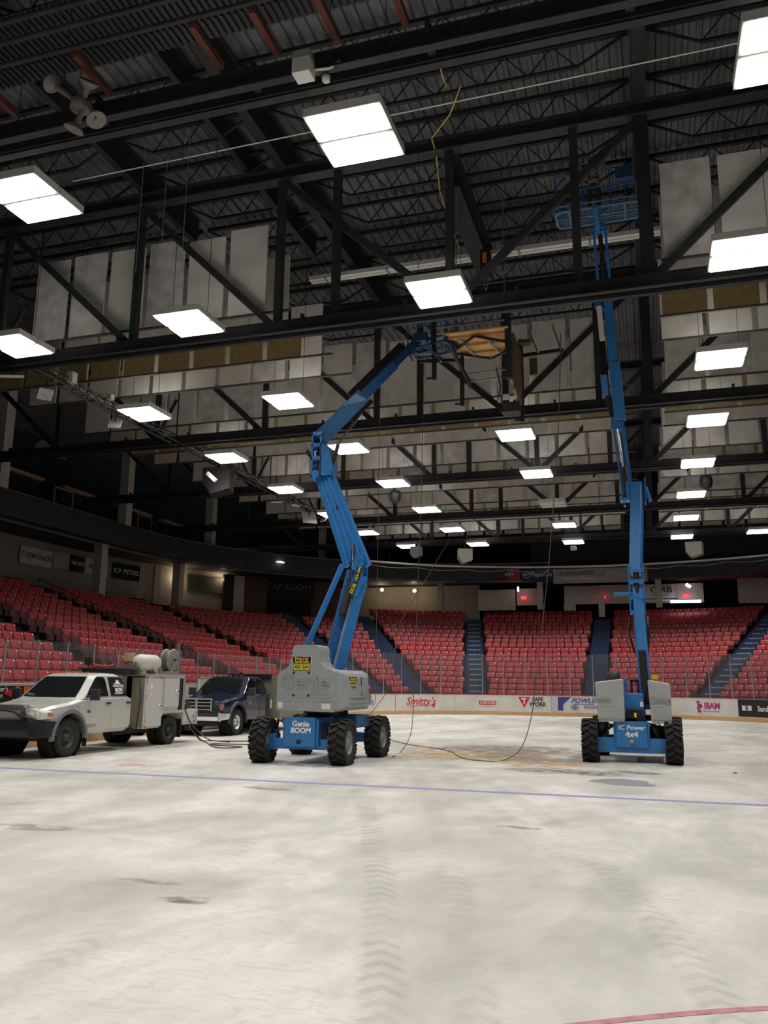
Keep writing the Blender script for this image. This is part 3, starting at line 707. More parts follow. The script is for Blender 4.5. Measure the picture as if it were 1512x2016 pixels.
# curtain ring tube
pts = []; pts2 = []
for i in range(61):
    f = i/60; x = -17.6+f*25.5; c_ = (x+3.2)/13.; y = 58.0-2.0*c_*c_*2.1-(.9 if x < -14 else 0)*((-14-x)/3.6 if x < -14 else 0); pts.append((x, y, 9.62)); pts2.append((x, y-.02, 9.42-.13*abs(math.sin(f*PI*9))))
th = thing('curtain_track', 'long curved white curtain track hanging across the far end', 'curtain track'); MB().tube(pts, .07, 6).build('rail', whitep, th); MB().tube(pts2, .018, 4).build('hanging_cable', offw, th)
for i in range(3, 60, 8): MB().rod(pts[i], (pts[i][0], pts[i][1], 15.5), .012, 4).build('hanger', black, th)

# ---------------------------------------------------------------- roof deck, girders, joists
ZD = 16.6
mb = MB(); prof = []; x = -36.
while x < 22:
    prof += [(x, ZD), (x+.10, ZD), (x+.13, ZD+.075), (x+.27, ZD+.075), (x+.30, ZD)]; x += .30
vs = []; k = len(prof)
ys = [-12, 20, 64]
for y in ys: vs += [(a, y, b) for a, b in prof]
mb.add(vs, [(j*k+i, j*k+i+1, (j+1)*k+i+1, (j+1)*k+i) for j in range(len(ys)-1) for i in range(k-1)])
struct(mb.build('ceiling', deckm))
struct(MB().bx((-60, -12, ZD+.3), (50, 85, ZD+.4)).build('ceiling', blackm))
def girder(x, y0, y1, label, z=15.75, h=.62, w=.34):
    m = MB(); m.bx((x-.02, y0, z), (x+.02, y1, z+h)); m.bx((x-w/2, y0, z-.03), (x+w/2, y1, z)); m.bx((x-w/2, y0, z+h), (x+w/2, y1, z+h+.03)); tag(m.build('roof_girder', joistm), label, 'girder')
girder(.45, 6, 60, 'long black roof girder running away above the right-hand boom lift', 15.62, .90, .30)
girder(-8.96, 6, 30, 'black roof girder running away above the left boom lift', 15.62, .90, .26)
girder(-4.42, 19.6, 25.0, 'short thick black beam above the scoreboard frame', 14.7, .9, .5)
girder(-10.1, 6, 24, 'thin black roof beam left of the girder above the left boom lift', 15.8, .7, .16)
girder(-13.45, 6, 22, 'black roof girder above the leftmost lamps', 15.75, .8, .2)
girder(5.0, 6, 22, 'black roof girder at the upper right picture edge', 15.75, .8, .2)
JY = [7.5, 9.15, 10.8, 12.45, 14.1, 15.75, 17.4, 19.05, 20.85, 22.4, 24.0, 25.65, 27.3, 28.95, 30.6]
SP = [(-22.8, -13.5, 'left'), (-13.3, -9.1, 'left-centre'), (-8.8, .25, 'middle'), (.65, 9.8, 'right')]
for j, y in enumerate(JY):
    for x0, x1, nm in SP:
        m = MB(); zt, zl = 16.44, 15.78
        m.beam((x0, y, zt), (x1, y, zt), .12, .10); xa, xb = x0+1.15, x1-1.15
        m.beam((xa, y, zl), (xb, y, zl), .09, .07); m.beam((x0, y, zt-.03), (xa, y, zl), .06, .05); m.beam((xb, y, zl), (x1, y, zt-.03), .06, .05)
        th = thing('roof_joist', 'open-web black roof joist, %s from the camera, %s span' % (ORD[j], nm), 'joist', (0, 0, 0), 0, 'open-web joists under the roof deck')
        m.build('chords', joistm, th); w = MB(); nb = max(2, int((xb-xa)/1.0)); st = (xb-xa)/nb
        for q in range(nb): a = xa+st*q; w.rod((a, y, zl), (a+st/2, y, zt), .018, 4); w.rod((a+st/2, y, zt), (a+st, y, zl), .018, 4)
        w.build('web_bars', joistm, th)
# ---------------------------------------------------------------- main trusses
TY = [10.3, 18.9, 27.5, 36.1, 44.7, 53.3]
SPM = MB().box((0, 0, 0), (.12, .22, .18)).box((0, -.16, .16), (.07, .12, .2)).mesh('spacer_block', black)
def truss(i, y):
    th = thing('roof_truss', 'black roof truss crossing the whole hall, %s from the camera' % ORD[i], 'truss', (0, y, 0), 0, 'main roof trusses')
    x0, x1 = -27.8, 14.
    for s in (-1, 1):
        m = MB(); m.bx((x0, s*.12-.03, 10.74), (x1, s*.12+.03, 11.02)); m.bx((x0, s*.12, 10.70), (x1, s*.26, 10.74)); m.bx((x0, s*.12, 11.02), (x1, s*.20, 11.05)); m.build('bottom_chord', black, th)
    m = MB()
    for x in [x0+2.8*k for k in range(15)]:
        b_ = bpy.data.objects.new('spacer_block', SPM); COL.objects.link(b_); b_.parent = th; b_.location = (x, 0, 10.9)
    m = MB(); m.bx((x0, -.17, 15.25), (x1, .17, 15.29)); m.bx((x0, -.03, 15.29), (x1, .03, 15.58)); m.bx((x0, -.17, 15.58), (x1, .17, 15.62)); m.build('top_chord', black, th)
    W_ = .20
    for x in (-22.8, -18.1, -13.42, -8.98, -7.35, -4.28, -1.15, .45, 5.0, 9.5):
        if i == 0 and x > -20: continue
        if abs(x-.45) < .1: MB().bx((x-.16, -.10, 11), (x+.16, .10, 16.1)).build('post', joistm, th); continue
        MB().bx((x-W_/2, -.09, 11.0), (x+W_/2, .09, 15.3)).build('post', black, th)
    if i:
        for a, b in (((-22.8, 11), (-27.4, 15.2)), ((-18.1, 11), (-22.6, 15.2)), ((-13.55, 11), (-18.1, 15.2)), ((-9.1, 11), (-13.4, 15.2)), ((-4.35, 11), (-8.9, 15.2)), ((-4.2, 11), (.4, 15.2)), ((.55, 11), (5., 15.2)), ((5.1, 11), (9.5, 15.2))):
            MB().beam((a[0], 0, a[1]), (b[0], 0, b[1]), .12, .19).build('diagonal', black, th)
        for s in (-1, 1): MB().beam((-18.1, 0, 11.1), (-18.1+s*.8, 0, 12.6), .09, .10).build('knee_brace', black, th)
for i, y in enumerate(TY): truss(i, y)
# pipes, brown outriggers, ducts near the front truss
for k, (x, lb_) in enumerate(((-9.94, 'leftmost'), (-8.05, 'second from left'), (-6.0, 'third from left'), (-5.02, 'fourth from left'), (-4.03, 'fifth from left'), (-2.95, 'rightmost'))):
    tag(MB().beam((x, 9.3, 11.28), (x, 10.2, 11.28), .10, .12).build('outrigger_bar', rust), 'short red-brown steel bar on the nearest truss, '+lb_, 'bar')
for k, (y, z) in enumerate(((9.25, 11.35), (9.0, 11.5), (8.75, 11.6))):
    m = MB(); m.rod((-14, y, z), (8, y, z), .05, 6); tag(m.build('black_pipe', black), 'black pipe beside the nearest truss, %s one toward the camera' % ORD[k], 'pipe')
for k, y in enumerate((11.95, 12.55, 13.15)):
    m = MB()
    m.bx((-22, y-.28, 15.05), (10, y+.28, 15.09))
    for q in range(210): m.box((-21.9+.15*q, y, 15.02), (.05, .50, .06))
    tag(m.build('cable_ladder', mat('ribbed_black', (.008, .008, .009), .5)), 'black ribbed cable ladder under the roof past the nearest truss, %s one' % ORD[k], 'cable ladder')
def duct(x0, x1, y, z, label, m=offw):
    th = thing('duct', label, 'duct', (0, 0, 0)); b_ = MB(); b_.bx((x0, y-.17, z), (x1, y-.02, z+.14)); b_.bx((x0, y+.02, z), (x1, y+.17, z+.14)); b_.build('duct_run', m, th)
    h = MB(); x = x0+.6
    while x < x1: h.bx((x-.03, y-.2, z-.03), (x+.03, y+.2, z+.02)); x += 2.2
    h.build('strap', steel, th)
duct(-11.0, -5.9, 13.55, 15.4, 'dusty white twin duct high at the upper left of the roof', mat('dusty_duct', (.20, .19, .17), .7))
duct(-10.5, 1.2, 24.6, 15.25, 'long white twin duct crossing behind the basket of the right lift', mat('white_duct', (.72, .72, .68), .5))
tag(MB().rod((-14.9, 17.6, 15.55), (10, 17.3, 15.55), .018, 6).build('conduit_pipe', whitep), 'thin white conduit pipe crossing under the roof deck', 'pipe')
m = MB(); m.tube([(-3.78, 15.66, 15.3), (-3.8, 16.1, 15.2), (-3.81, 16.6, 15.3)], .018, 4); m.tube([(-3.5, 16.67, 15.3), (-3.9, 17.3, 15.1), (-4.6, 18.3, 15.3), (-4.64, 18.9, 15.3), (-4.8, 20, 14.9), (-5.02, 21.8, 15.3), (-5.0, 23, 15.1), (-5.1, 23.9, 15.3)], .018, 4)
tag(m.build('strap', rope), 'loose yellow strap looping down from the roof above the scoreboard', 'strap')

# ---------------------------------------------------------------- acoustic baffle panels
PW, PP = 1.13, 1.30
PANELS = []
def prow(y, xs0, xs1, zb_, zt, m, rowname, block, seed):
    """one hanging row between xs0 and xs1: panels 1.13 m wide"""
    rnd = random.Random(seed); n = int((xs1-xs0+.16)/PP); kind = 'tan' if m is brownm else 'grey'
    tag(MB().bx((xs0, y-.03, zb_-.05), (xs1, y+.05, zb_)).build('panel_rail', edge), 'thin dark rail under the %s panels, %s, %s block' % (kind, rowname, block), 'rail')
    for k in range(n):
        x = xs0+.08+PP*k; mm = m if m is brownm else (panelm if rnd.random() < .7 else panel2)
        top = zt+(rnd.random()*.16 if m is not brownm else 0); q = proj((x+PW/2, y, zb_+.3))
        if q is None or not (-90 < q[0] < 1600): continue
        PANELS.append((q[2], x, y, zb_, top, mm, '%s acoustic panel, %s from left, %s, %s block' % (kind, ORD[k] if k < 25 else 'far', rowname, block), 'acoustic panels, %s, %s block' % (rowname, block)))
ZB = 11.57
for b in range(5):
    for s_, dy, brown in ((0, 0., False), (1, 1.70, False), (2, 3.38, True), (3, 5.1, False)):
        if b == 4 and s_ > 1: continue
        y = 19.15+8.59*b+dy-(.0 if b == 0 and s_ == 0 else .2)
        lx = [-17.2, -17.2, -21.4, -21.4][s_] if b == 0 else (-21.6 if b < 4 else -18.)
        rowname = '%s row past the %s truss' % (ORD[s_], ORD[b+1])
        zt = 14.0 if not brown else ZB+1.25
        prow(y, lx, -8.75 if b == 0 else -.05, ZB, zt, brownm if brown else panelm, rowname, 'left', 20+b*10+s_)
        prow(y, .75 if b == 0 else .98, 12.0 if b < 4 else 9.5, ZB, zt, brownm if brown else panelm, rowname, 'right', 70+b*10+s_)
PANELS.sort(key=lambda a: a[0]); rest = MB()
for i, (_, x, y, z0, z1, mm, lab, grp) in enumerate(PANELS):
    if i < 298: tag(MB().bx((x, y-.025, z0), (x+PW, y+.025, z1)).build('acoustic_panel', mm), lab, 'acoustic panel', grp)
    else: rest.bx((x, y-.025, z0), (x+PW, y+.025, z1), [panelm, panel2, brownm].index(mm))
o = rest.build('acoustic_panels', [panelm, panel2, brownm]); tag(o, 'the farthest rows of grey and tan acoustic panels near the far end of the roof', 'acoustic panels'); o['kind'] = 'stuff'
# backing strips seen in the slots between panels
# ---------------------------------------------------------------- light fixtures
def make_fixture(lit=True):
    th = thing('ceiling_light', '', 'ceiling light'); w, l_ = 1.28, .67
    for s in (-1, 1):
        m = MB(); y = s*.355
        m.bx((-w/2, y-l_/2, .03), (w/2, y+l_/2, .13)); m.bx((-w/2, y-l_/2, -.02), (-w/2+.03, y+l_/2, .03)); m.bx((w/2-.03, y-l_/2, -.02), (w/2, y+l_/2, .03))
        m.bx((-w/2, y-l_/2, -.02), (w/2, y-l_/2+.03, .03)); m.bx((-w/2, y+l_/2-.03, -.02), (w/2, y+l_/2, .03)); m.build('housing', whitep, th)
        MB().bx((-w/2+.045, y-l_/2+.055, -.055), (w/2-.045, y+l_/2-.055, .028)).build('diffuser', lampm if lit else lampoff, th)
        if lit:
            u_ = MB()
            for q in (-.4, 0, .4): u_.bx((q-.16, y-.2, .131), (q+.16, y+.2, .134))
            u_.build('added_uplight', upm, th)  # added glowing strips on the housing top, throwing light at the roof
    for x in (-.5, .5): MB().rod((x, 0, .12), (x, 0, 5.6), .008, 4).build('hanging_cable', black, th)
    if lit:
        L = bpy.data.lights.new('lamp_light', 'AREA'); L.shape = 'RECTANGLE'; L.size = 1.15; L.size_y = 1.25; L.energy = FIXTURE_WATTS; L.color = (1., .965, .92); L.spread = FIXTURE_SPREAD
        o = bpy.data.objects.new('lamp_light', L); COL.objects.link(o); o.parent = th; o.location = (0, 0, -.07)
    return th
fx = make_fixture(); fo = None
RN = {0: 'leftmost column', 1: 'second column from left', 2: 'third column from left', 3: 'rightmost column'}
FX = {0: (-15.75, [17.1, 23.1, 28.9, 34.7, 40.8, 46.5, 52.0]), 1: (-10.55, [11.4, 17.1, 23.2, 28.9, 34.8, 40.8, 46.7, 52.2]),
      2: (-4.15, [11.4, 17.2, 28.8, 34.7, 41.1, 46.9, 52.8]), 3: (2.27, [11.3, 17.2, 23.2, 28.8, 34.6, 40.5, 46.3, 52.4])}
used = False
for c in range(4):
    x, ys_ = FX[c]
    for k, y in enumerate(ys_):
        lab = 'twin-panel ceiling light, %s from the camera, %s' % (ORD[k], RN[c])
        if c == 0 and k == 6: x_ = -14.7
        elif c == 1 and k == 7: x_ = -10.1
        else: x_ = x
        if c == 2 and k == 4:
            t = make_fixture(False); t.location = (x_, y, 10.5); t['label'] = 'unlit grey twin-panel ceiling light between the two booms'; t['group'] = 'twin-panel ceiling lights'; continue
        if not used: t = fx; used = True
        else: t = dup(fx)
        t.location = (x_, y, 10.5); t['label'] = lab; t['group'] = 'twin-panel ceiling lights'
t = dup(fx, (6.45, 51.6, 10.5), None, 'hanging twin-panel ceiling light, farthest at the right picture edge', 'twin-panel ceiling lights')
# lamps of the half of the hall behind the camera (same grid)
for x in (-10.55, -4.15, 2.27):
    for y in (5.4, -.6): dup(fx, (x, y, 10.5), None, 'twin-panel ceiling light overhead, above the top of the picture, %s %s' % ('nearer' if y > 0 else 'behind the camera', {-10.55: 'left', -4.15: 'middle', 2.27: 'right'}[x]), 'twin-panel ceiling lights')
# ---------------------------------------------------------------- catwalk truss with its speakers
th = thing('lighting_truss', 'long thin lattice truss running away above the left stand, carrying small white speakers', 'lighting truss', (-17.1, 0, 0))
m = MB()
for dx, z in ((-.18, 10.75), (.18, 10.75), (0, 11.08)): m.rod((dx, 19.2, z), (dx, 50, z), .028, 5)
m.build('rails', mat('dark_steel_pipe', (.07, .07, .07), .5), th); m = MB(); y = 19.2
while y < 49.6:
    m.rod((-.18, y, 10.75), (0, y+.25, 11.08), .014, 4); m.rod((.18, y, 10.75), (0, y+.25, 11.08), .014, 4); m.rod((0, y+.25, 11.08), (.18, y+.5, 10.75), .014, 4); m.rod((-.18, y, 10.75), (.18, y+.5, 10.75), .014, 4); y += .5
m.build('lattice', black, th); MB().tube([(-.1+.06*math.sin(i*.8), 19.2+i*.75, 11.0+.06*math.sin(i*1.3)) for i in range(42)], .022, 5).build('conduit', offw, th)
m = MB()
for y in (19.3, 27.5, 36.1, 44.7): MB().rod((-.12, y, 11.0), (-.12, y, 15.3), .03, 5).build('hanger', black, th)
def louvre(x, y, z, label, rx=.5, rz=0., s=.5, m=whitep):
    th = thing('panel_speaker', label, 'speaker', (x, y, z)); R_ = Matrix.Rotation(rz, 3, 'Z') @ Matrix.Rotation(rx, 3, 'X')
    MB().box((0, 0, 0), (s, s, .08), 0, R_).build('housing', m, th, .01); g = MB()
    for i in range(6): g.box(R_ @ Vector((0, -s*.38+s*.15*i, -.045)), (s*.8, .02, .012), 0, R_)
    g.build('louvre', grey, th); MB().rod((0, 0, .03), (0, .05, .45), .02, 5).build('bracket', black, th)
louvre(-17.4, 18.8, 10.42, 'square white louvred speaker at the left edge, just beyond the nearest truss', .35, .3)
louvre(-17.2, 20.0, 10.27, 'tilted white louvred speaker hanging below the start of the lighting truss', -.6, .9, .42)
louvre(-17.1, 23.4, 10.35, 'small white slotted speaker below the lighting truss, before its first lamp', .9, .4, .42)
louvre(-17.1, 31.8, 10.40, 'small white speaker under the lighting truss, after the black loudspeaker', .4, .5, .42)
louvre(-17.2, 36.9, 10.45, 'white flat speaker under the lighting truss, left one of the close pair', .3, .2, .5); louvre(-16.6, 37.6, 10.40, 'white flat speaker under the lighting truss, right one of the close pair', .3, .9, .45)
louvre(-17.3, 41.3, 10.5, 'white tilted speaker bracket just left of the blue boom', 1.0, .7, .8); louvre(-16.6, 42.0, 10.6, 'second white tilted speaker just left of the blue boom', .9, -.7, .6)
tag(MB().box((-17.05, 20.95, 11.12), (.24, .24, .34)).build('junction_box', whitep, bevel=.01), 'upright white junction box on top of the lighting truss', 'box')
tag(MB().box((-17.0, 22.9, 11.12), (.2, .2, .2)).build('junction_box', grey, bevel=.01), 'small grey junction box farther along the lighting truss', 'box')
def bigspk(x, y, z, label, m1, m2, s=1., rz=0.):
    th = thing('loudspeaker', label, 'loudspeaker', (x, y, z), rz); b_ = MB()
    b_.prism([(-.42*s, -.1*s), (-.15*s, -.48*s), (.42*s, -.3*s), (.42*s, .35*s), (-.42*s, .35*s)], XZ, -.35*s, .35*s); b_.build('cabinet', m1, th, .02)
    g = MB(); g.beam((-.44*s, 0, -.14*s), (-.18*s, 0, -.50*s), .6*s, .03); g.build('grille', m2, th)
    MB().box((0, 0, .45*s), (.12, .12, .3*s)).build('bracket', black, th); g = MB(); g.rod((-.3*s, 0, .35*s), (-.3*s, 0, 1.4), .012, 4); g.rod((.3*s, 0, .35*s), (.3*s, 0, 1.4), .012, 4); g.build('cable', black, th)
bigspk(-16.9, 30.4, 9.95, 'large black loudspeaker hanging below the lighting truss', mat('black_speaker', (.012, .012, .012), .7), mat('speaker_grille', (.03, .03, .03), .8), 1.35, .3)
tag(MB().beam((-16.75, 29.2, 10.0), (-16.35, 29.2, 9.65), .12, .14).build('white_bracket', whitep), 'narrow white plate leaning on the large black loudspeaker', 'bracket')
bigspk(-10.5, 50, 9.45, 'cream loudspeaker hanging at the far end, left of centre', offw, grey, 1.05, .3)
bigspk(2.8, 50, 9.35, 'cream loudspeaker hanging at the far end, right of the right-hand boom', offw, grey, 1.05, -.2)
bigspk(-13.6, 50, 9.8, 'grey loudspeaker hanging at the far end, nearest the left boom', grey, offw, .8)
bigspk(7.1, 49, 9.6, 'grey loudspeaker at the far right picture edge', grey, offw, .8)
for x, y, z, lb_ in ((-10.8, 36, 10.1, 'dark bell-shaped hanging speaker between the two booms'), (2.65, 36.2, 10.0, 'dark bell-shaped hanging speaker right of the right-hand boom')):
    th = thing('bell_speaker', lb_, 'speaker', (x, y, z)); MB().lathe([(0, .32), (.22, .30), (.27, .1), (.24, -.12), (.10, -.28), (0, -.32)], (0, 0, 0), n=12).build('shell', mat('dark_grey_plastic', (.022, .024, .026), .6), th); MB().rod((0, 0, .3), (0, 0, 1.0), .02, 5).build('hanger', black, th)
tag(MB().box((-4.1, 52, 9.95), (.34, .3, .25)).build('projector_box', whitep, bevel=.03), 'small white box hanging under the farthest lamp of the middle row', 'box')
# horn cluster and white box on the nearest truss
th = thing('horn_speakers', 'cluster of four dusty grey horn speakers under the nearest truss, upper left', 'horn speaker', (-8.3, 9.75, 10.85))
hm = mat('dusty_grey_horn', (.22, .19, .17), .7)
for (a, b) in (((.05, 0, -.08), (-.40, -.05, .30)), ((.15, 0, -.12), (.02, 0, -.42)), ((.22, 0, -.10), (.36, -.02, -.36)), ((.1, 0, -.1), (.24, -.1, .08))):
    a = Vector(a); b = Vector(b); d = (b-a).normalized(); m = MB(); m.rod(a, b, .04, 8, 0, .05); m.lathe([(.05, 0), (.10, .03), (.155, .10), (.165, .12), (.14, .13), (.02, .06)], b, d, 14); m.build('horn', hm, th)
MB().lathe([(0, .16), (.15, .08), (.16, -.06), (0, -.12)], (.06, .0, -.12), n=12).build('hub', hm, th); m = MB(); m.tube([(.0+.03*math.sin(i*2.), 0, .1+.12*i) for i in range(6)], .025, 5); m.build('cable', hm, th)
th = thing('control_box', 'white cube-shaped box with a white elbow pipe on the nearest truss', 'box', (-4.46, 9.95, 10.66))
MB().box((0, 0, 0), (.28, .26, .26)).build('housing', whitep, th, .012); MB().box((0, 0, .19), (.26, .24, .13)).build('cover', grey, th, .01); MB().tube([(.15, .05, .0), (.38, .1, .02), (.52, .14, .14)], .022, 6).build('elbow_pipe', whitep, th)
th = thing('sensor', 'tiny white sensor below the cube-shaped box', 'sensor', (-4.2, 10.2, 10.65)); MB().lathe([(0, .05), (.07, .03), (.06, -.05), (0, -.07)], (0, 0, 0), n=10).build('dome', whitep, th)

# ---------------------------------------------------------------- scoreboard skeleton hanging over centre ice
sb = thing('scoreboard_frame', 'stripped scoreboard frame with plywood top hanging between the two booms', 'scoreboard', (0, 0, 0))
MB().bx((-5.05, 21.15, 11.22), (-3.2, 23.0, 11.26)).build('plywood_top', plym, sb)
for i in range(3): MB().bx((-5.05, 21.35+.6*i, 11.15), (-3.2, 21.43+.6*i, 11.22)).build('joist', mat('pine_strip', (.55, .30, .12), .7), sb)
for a, b in (((-4.9, 22.1), (-4.15, 21.25)), ((-4.1, 21.25), (-3.2, 22.0)), ((-4.9, 22.3), (-4.0, 22.95)), ((-3.95, 22.95), (-3.2, 22.3))): MB().beam((a[0], a[1], 11.1), (b[0], b[1], 11.1), .06, .06).build('cross_brace', black, sb)
for a, b in (((-4.6, 21.4), (-4.4, 22.7)), ((-3.9, 21.4), (-3.65, 22.7))): MB().beam((a[0], a[1], 11.12), (b[0], b[1], 11.12), .05, .03).build('grey_strut', grey, sb)
for x, y, z0, z1, w in ((-5.29, 21.3, 9.97, 11.75, .11), (-4.78, 22.6, 9.6, 11.3, .11), (-3.22, 21.3, 9.8, 11.75, .16), (-3.12, 23.0, 9.1, 11.6, .13)):
    o = MB(); o.bx((x-w/2, y-w/2, z0), (x+w/2, y+w/2, z1)); o.box((x-.1, y, z0+.06), (.22, .05, .05)); o.build('post', black, sb)
m = MB()
for (a, b) in (((-5.29, 21.3, 11.5), (-3.22, 21.3, 11.5)), ((-5.3, 21.3, 10.75), (-6.1, 21.3, 10.8))): m.beam(a, b, .03, .05)
m.build('front_bar', grey, sb)
MB().beam((-6.05, 22.6, 11.1), (-4.8, 22.6, 11.0), .08, .10).build('side_arm', black, sb); MB().beam((-3.1, 23.0, 11.1), (-1.9, 23., 11.15), .08, .10).build('side_arm', black, sb)
m = MB(); m.beam((-4.75, 22.6, 10.55), (-3.25, 22.4, 10.5), .03, .03); m.beam((-4.6, 22.6, 10.3), (-3.25, 22.4, 10.3), .03, .03); m.build('wire_rail', steel, sb)
MB().beam((-4.9, 21.4, 11.1), (-4.55, 22.8, 10.2), .08, .1).build('diagonal_bar', black, sb)
MB().bx((-3.14, 21.4, 9.55), (-3.08, 22.9, 11.15)).build('side_panel', mat('brown_hardboard', (.20, .11, .07), .7), sb); MB().beam((-3.17, 21.35, 9.9), (-3.17, 22.9, 9.35), .04, .09).build('edge_strip', offw, sb)
MB().box((-3.35, 22.5, 9.35), (.5, .4, .28)).build('control_box', black, sb); MB().box((-3.45, 22.25, 9.62), (.18, .1, .14)).build('label_plate', whitep, sb)
m = MB(); m.tube([(-3.75, 22.4, 10.6), (-3.62, 22.4, 10.0), (-3.75, 22.4, 9.5), (-3.6, 22.4, 9.2)], .018, 5); m.build('cable', black, sb)
for c_, d_ in (((-2.98, 22.9, 11.45), (.3, .3, .1)), ((-2.75, 22.9, 10.7), (.22, .05, .5))): MB().box(c_, d_).build('bracket', mat('olive_bracket', (.10, .08, .03), .7), sb)
m = MB()
for x in (-4.8, -3.4): m.rod((x, 22, 11.2), (x, 22, 15.6), .02, 5)
m.build('hanging_cable', steel, sb)
for i, (a, b, lb_) in enumerate((((788, 663), (826, 713), 'pale metal strut dangling left of the scoreboard frame, left one'), ((828, 660), (868, 718), 'pale metal strut dangling left of the scoreboard frame, right one'), ((1037, 646), (1058, 700), 'pale thin strut right of the scoreboard frame, nearer one'), ((1085, 645), (1101, 697), 'pale thin strut right of the scoreboard frame, farther one'))):
    A = ((-6.19, 21.2, 11.15), (-5.86, 21.2, 10.52)) if i == 0 else ((-5.63, 21.2, 11.2), (-5.07, 21.2, 10.45)) if i == 1 else ((-2.78, 22.0, 11.5), (-2.51, 22.0, 10.75)) if i == 2 else ((-2.11, 22.2, 11.6), (-1.9, 22.2, 10.85))
    tag(MB().beam(A[0], A[1], .05, .05).build('metal_strut', steel), lb_, 'strut')
# mechanical hoist block above the scoreboard
th = thing('chain_hoist', 'orange and black chain hoist on the short thick beam above the scoreboard', 'hoist', (-4.0, 22.4, 13.5)); MB().box((0, 0, .3), (.3, .3, .9)).build('body', black, th, .03); MB().box((0, -.17, .45), (.12, .05, .3)).build('orange_cover', orange, th); MB().tube([(0, 0, -.1), (.05, 0, -.3), (0, 0, -.5), (-.06, 0, -.3), (0, 0, -.1)], .02, 5).build('hook', steel, th)

# ---------------------------------------------------------------- boom lifts
def lugwheel(par, x, y, side, R_=.465, W_=.36, steer=0.):
    """rubber tyre with chevron lugs; rim as sub-part"""
    Rm = Matrix.Rotation(steer, 3, 'Z'); t = MB(); ax = Rm @ Vector((1, 0, 0)); c = Vector((x, y, R_))
    t.lathe([(.25, -W_*.42), (R_*.80, -W_*.5), (R_*.93, -W_*.46), (R_*.955, -W_*.3), (R_*.955, W_*.3), (R_*.93, W_*.46), (R_*.80, W_*.5), (.25, W_*.42)], c, ax, 32)
    n = 18
    for i in range(n):
        for s in (-1, 1):
            a = 2*PI*(i+(.5 if s > 0 else 0))/n
            M0 = Rm @ Matrix.Rotation(a, 3, 'X') @ Matrix.Rotation(s*.45, 3, 'Z')
            off = Rm @ (Matrix.Rotation(a, 3, 'X') @ Vector((s*W_*.25, .035, R_*.965)))
            t.box(c+off, (W_*.58, .062, .085), 0, Matrix.Rotation(0, 3, 'X') @ Rm @ Matrix.Rotation(a, 3, 'X') @ Matrix.Rotation(-s*.45, 3, 'Z'))
            off2 = Rm @ (Matrix.Rotation(a, 3, 'X') @ Vector((s*W_*.495, .085, R_*.90)))
            t.box(c+off2, (.03, .055, .085), 0, Rm @ Matrix.Rotation(a, 3, 'X'))
    w = t.build('wheel', [rubber], par)
    r = MB(); r.lathe([(.25, -W_*.44), (.265, -W_*.36), (.20, -W_*.30), (.11, -W_*.28), (.10, -W_*.38), (0, -W_*.38)], c, ax, 24); r.lathe([(.25, W_*.44), (.265, W_*.36), (.20, W_*.30), (.11, W_*.28), (.10, W_*.38), (0, W_*.38)], c, ax, 24)
    for i in range(8):
        a = 2*PI*i/8
        for s in (-1, 1): r.rod(c+Rm @ Vector((s*W_*.29, .15*math.cos(a), .15*math.sin(a))), c+Rm @ Vector((s*W_*.34, .15*math.cos(a), .15*math.sin(a))), .014, 6)
    r.build('rim', rimg, w); return w
def basket(par, c, w, d, yaw=0., wm=blue):
    b = Matrix.Rotation(yaw, 3, 'Z'); P = lambda x, y, z: tuple(Vector(c)+b @ Vector((x, y, z)))
    bk_ = MB().rod(P(-.3, 0, .0), P(.3, 0, .0), .03, 6).build('platform', wm, par)
    def loop(z, r, name, m_):
        mb = MB(); k = .14; pts = []
        for sx_, sy in ((1, 1), (-1, 1), (-1, -1), (1, -1)):
            for q in range(4):
                a = q/3*PI/2; base = {(1, 1): 0, (-1, 1): PI/2, (-1, -1): PI, (1, -1): 3*PI/2}[(sx_, sy)]
                pts.append(P(sx_*(w/2-k)+k*math.cos(base+a), sy*(d/2-k)+k*math.sin(base+a), z))
        pts.append(pts[0]); mb.tube(pts, r, 6); return mb.build(name, m_, bk_)
    loop(0, .04, 'floor_frame', wm); loop(.16, .025, 'toe_rail', wm); loop(.60, .018, 'mid_rail', blued); loop(1.08, .022, 'top_rail', blued)
    f = MB(); n1 = int(w/.06)
    for i in range(n1): x = -w/2+.06*(i+.5); f.beam(P(x, -d/2+.04, .01), P(x, d/2-.04, .01), .008, .012)
    for i in range(int(d/.09)): y = -d/2+.09*(i+.5); f.beam(P(-w/2+.04, y, .01), P(w/2-.04, y, .01), .008, .012)
    f.build('floor_mesh', wm, bk_)
    f = MB()
    for x in (-w/3, 0, w/3): f.beam(P(x, -d/2, -.02), P(x, d/2, -.02), .04, .03)
    f.beam(P(-w/2, -.05, -.02), P(w/2, -.05, -.02), .03, .03); f.build('floor_beam', wm, bk_)
    for sx_ in (-1, 1): MB().beam(P(sx_*(w/2-.02), -d/2+.1, .1), P(sx_*(w/2-.02), d/2-.1, .1), .03, .18).build('toe_board', mat('dark_blue_sheet', (.015, .07, .17), .5), bk_)
    for x, y in ((-w/2, -d/2+.14), (w/2, -d/2+.14), (-w/2, d/2-.14), (w/2, d/2-.14), (-w/6, d/2), (w/6, d/2), (-w/6, -d/2), (w/6, -d/2)): MB().rod(P(x, y, 0), P(x, y, 1.08), .020, 6).build('rail_post', blued, bk_)
    f = MB(); f.box(P(w/2-.35, -d/2+.05, .9), (.45, .2, .35)); f.build('control_box', mat('dark_blue_sheet', (.015, .07, .17), .5), bk_); return bk_
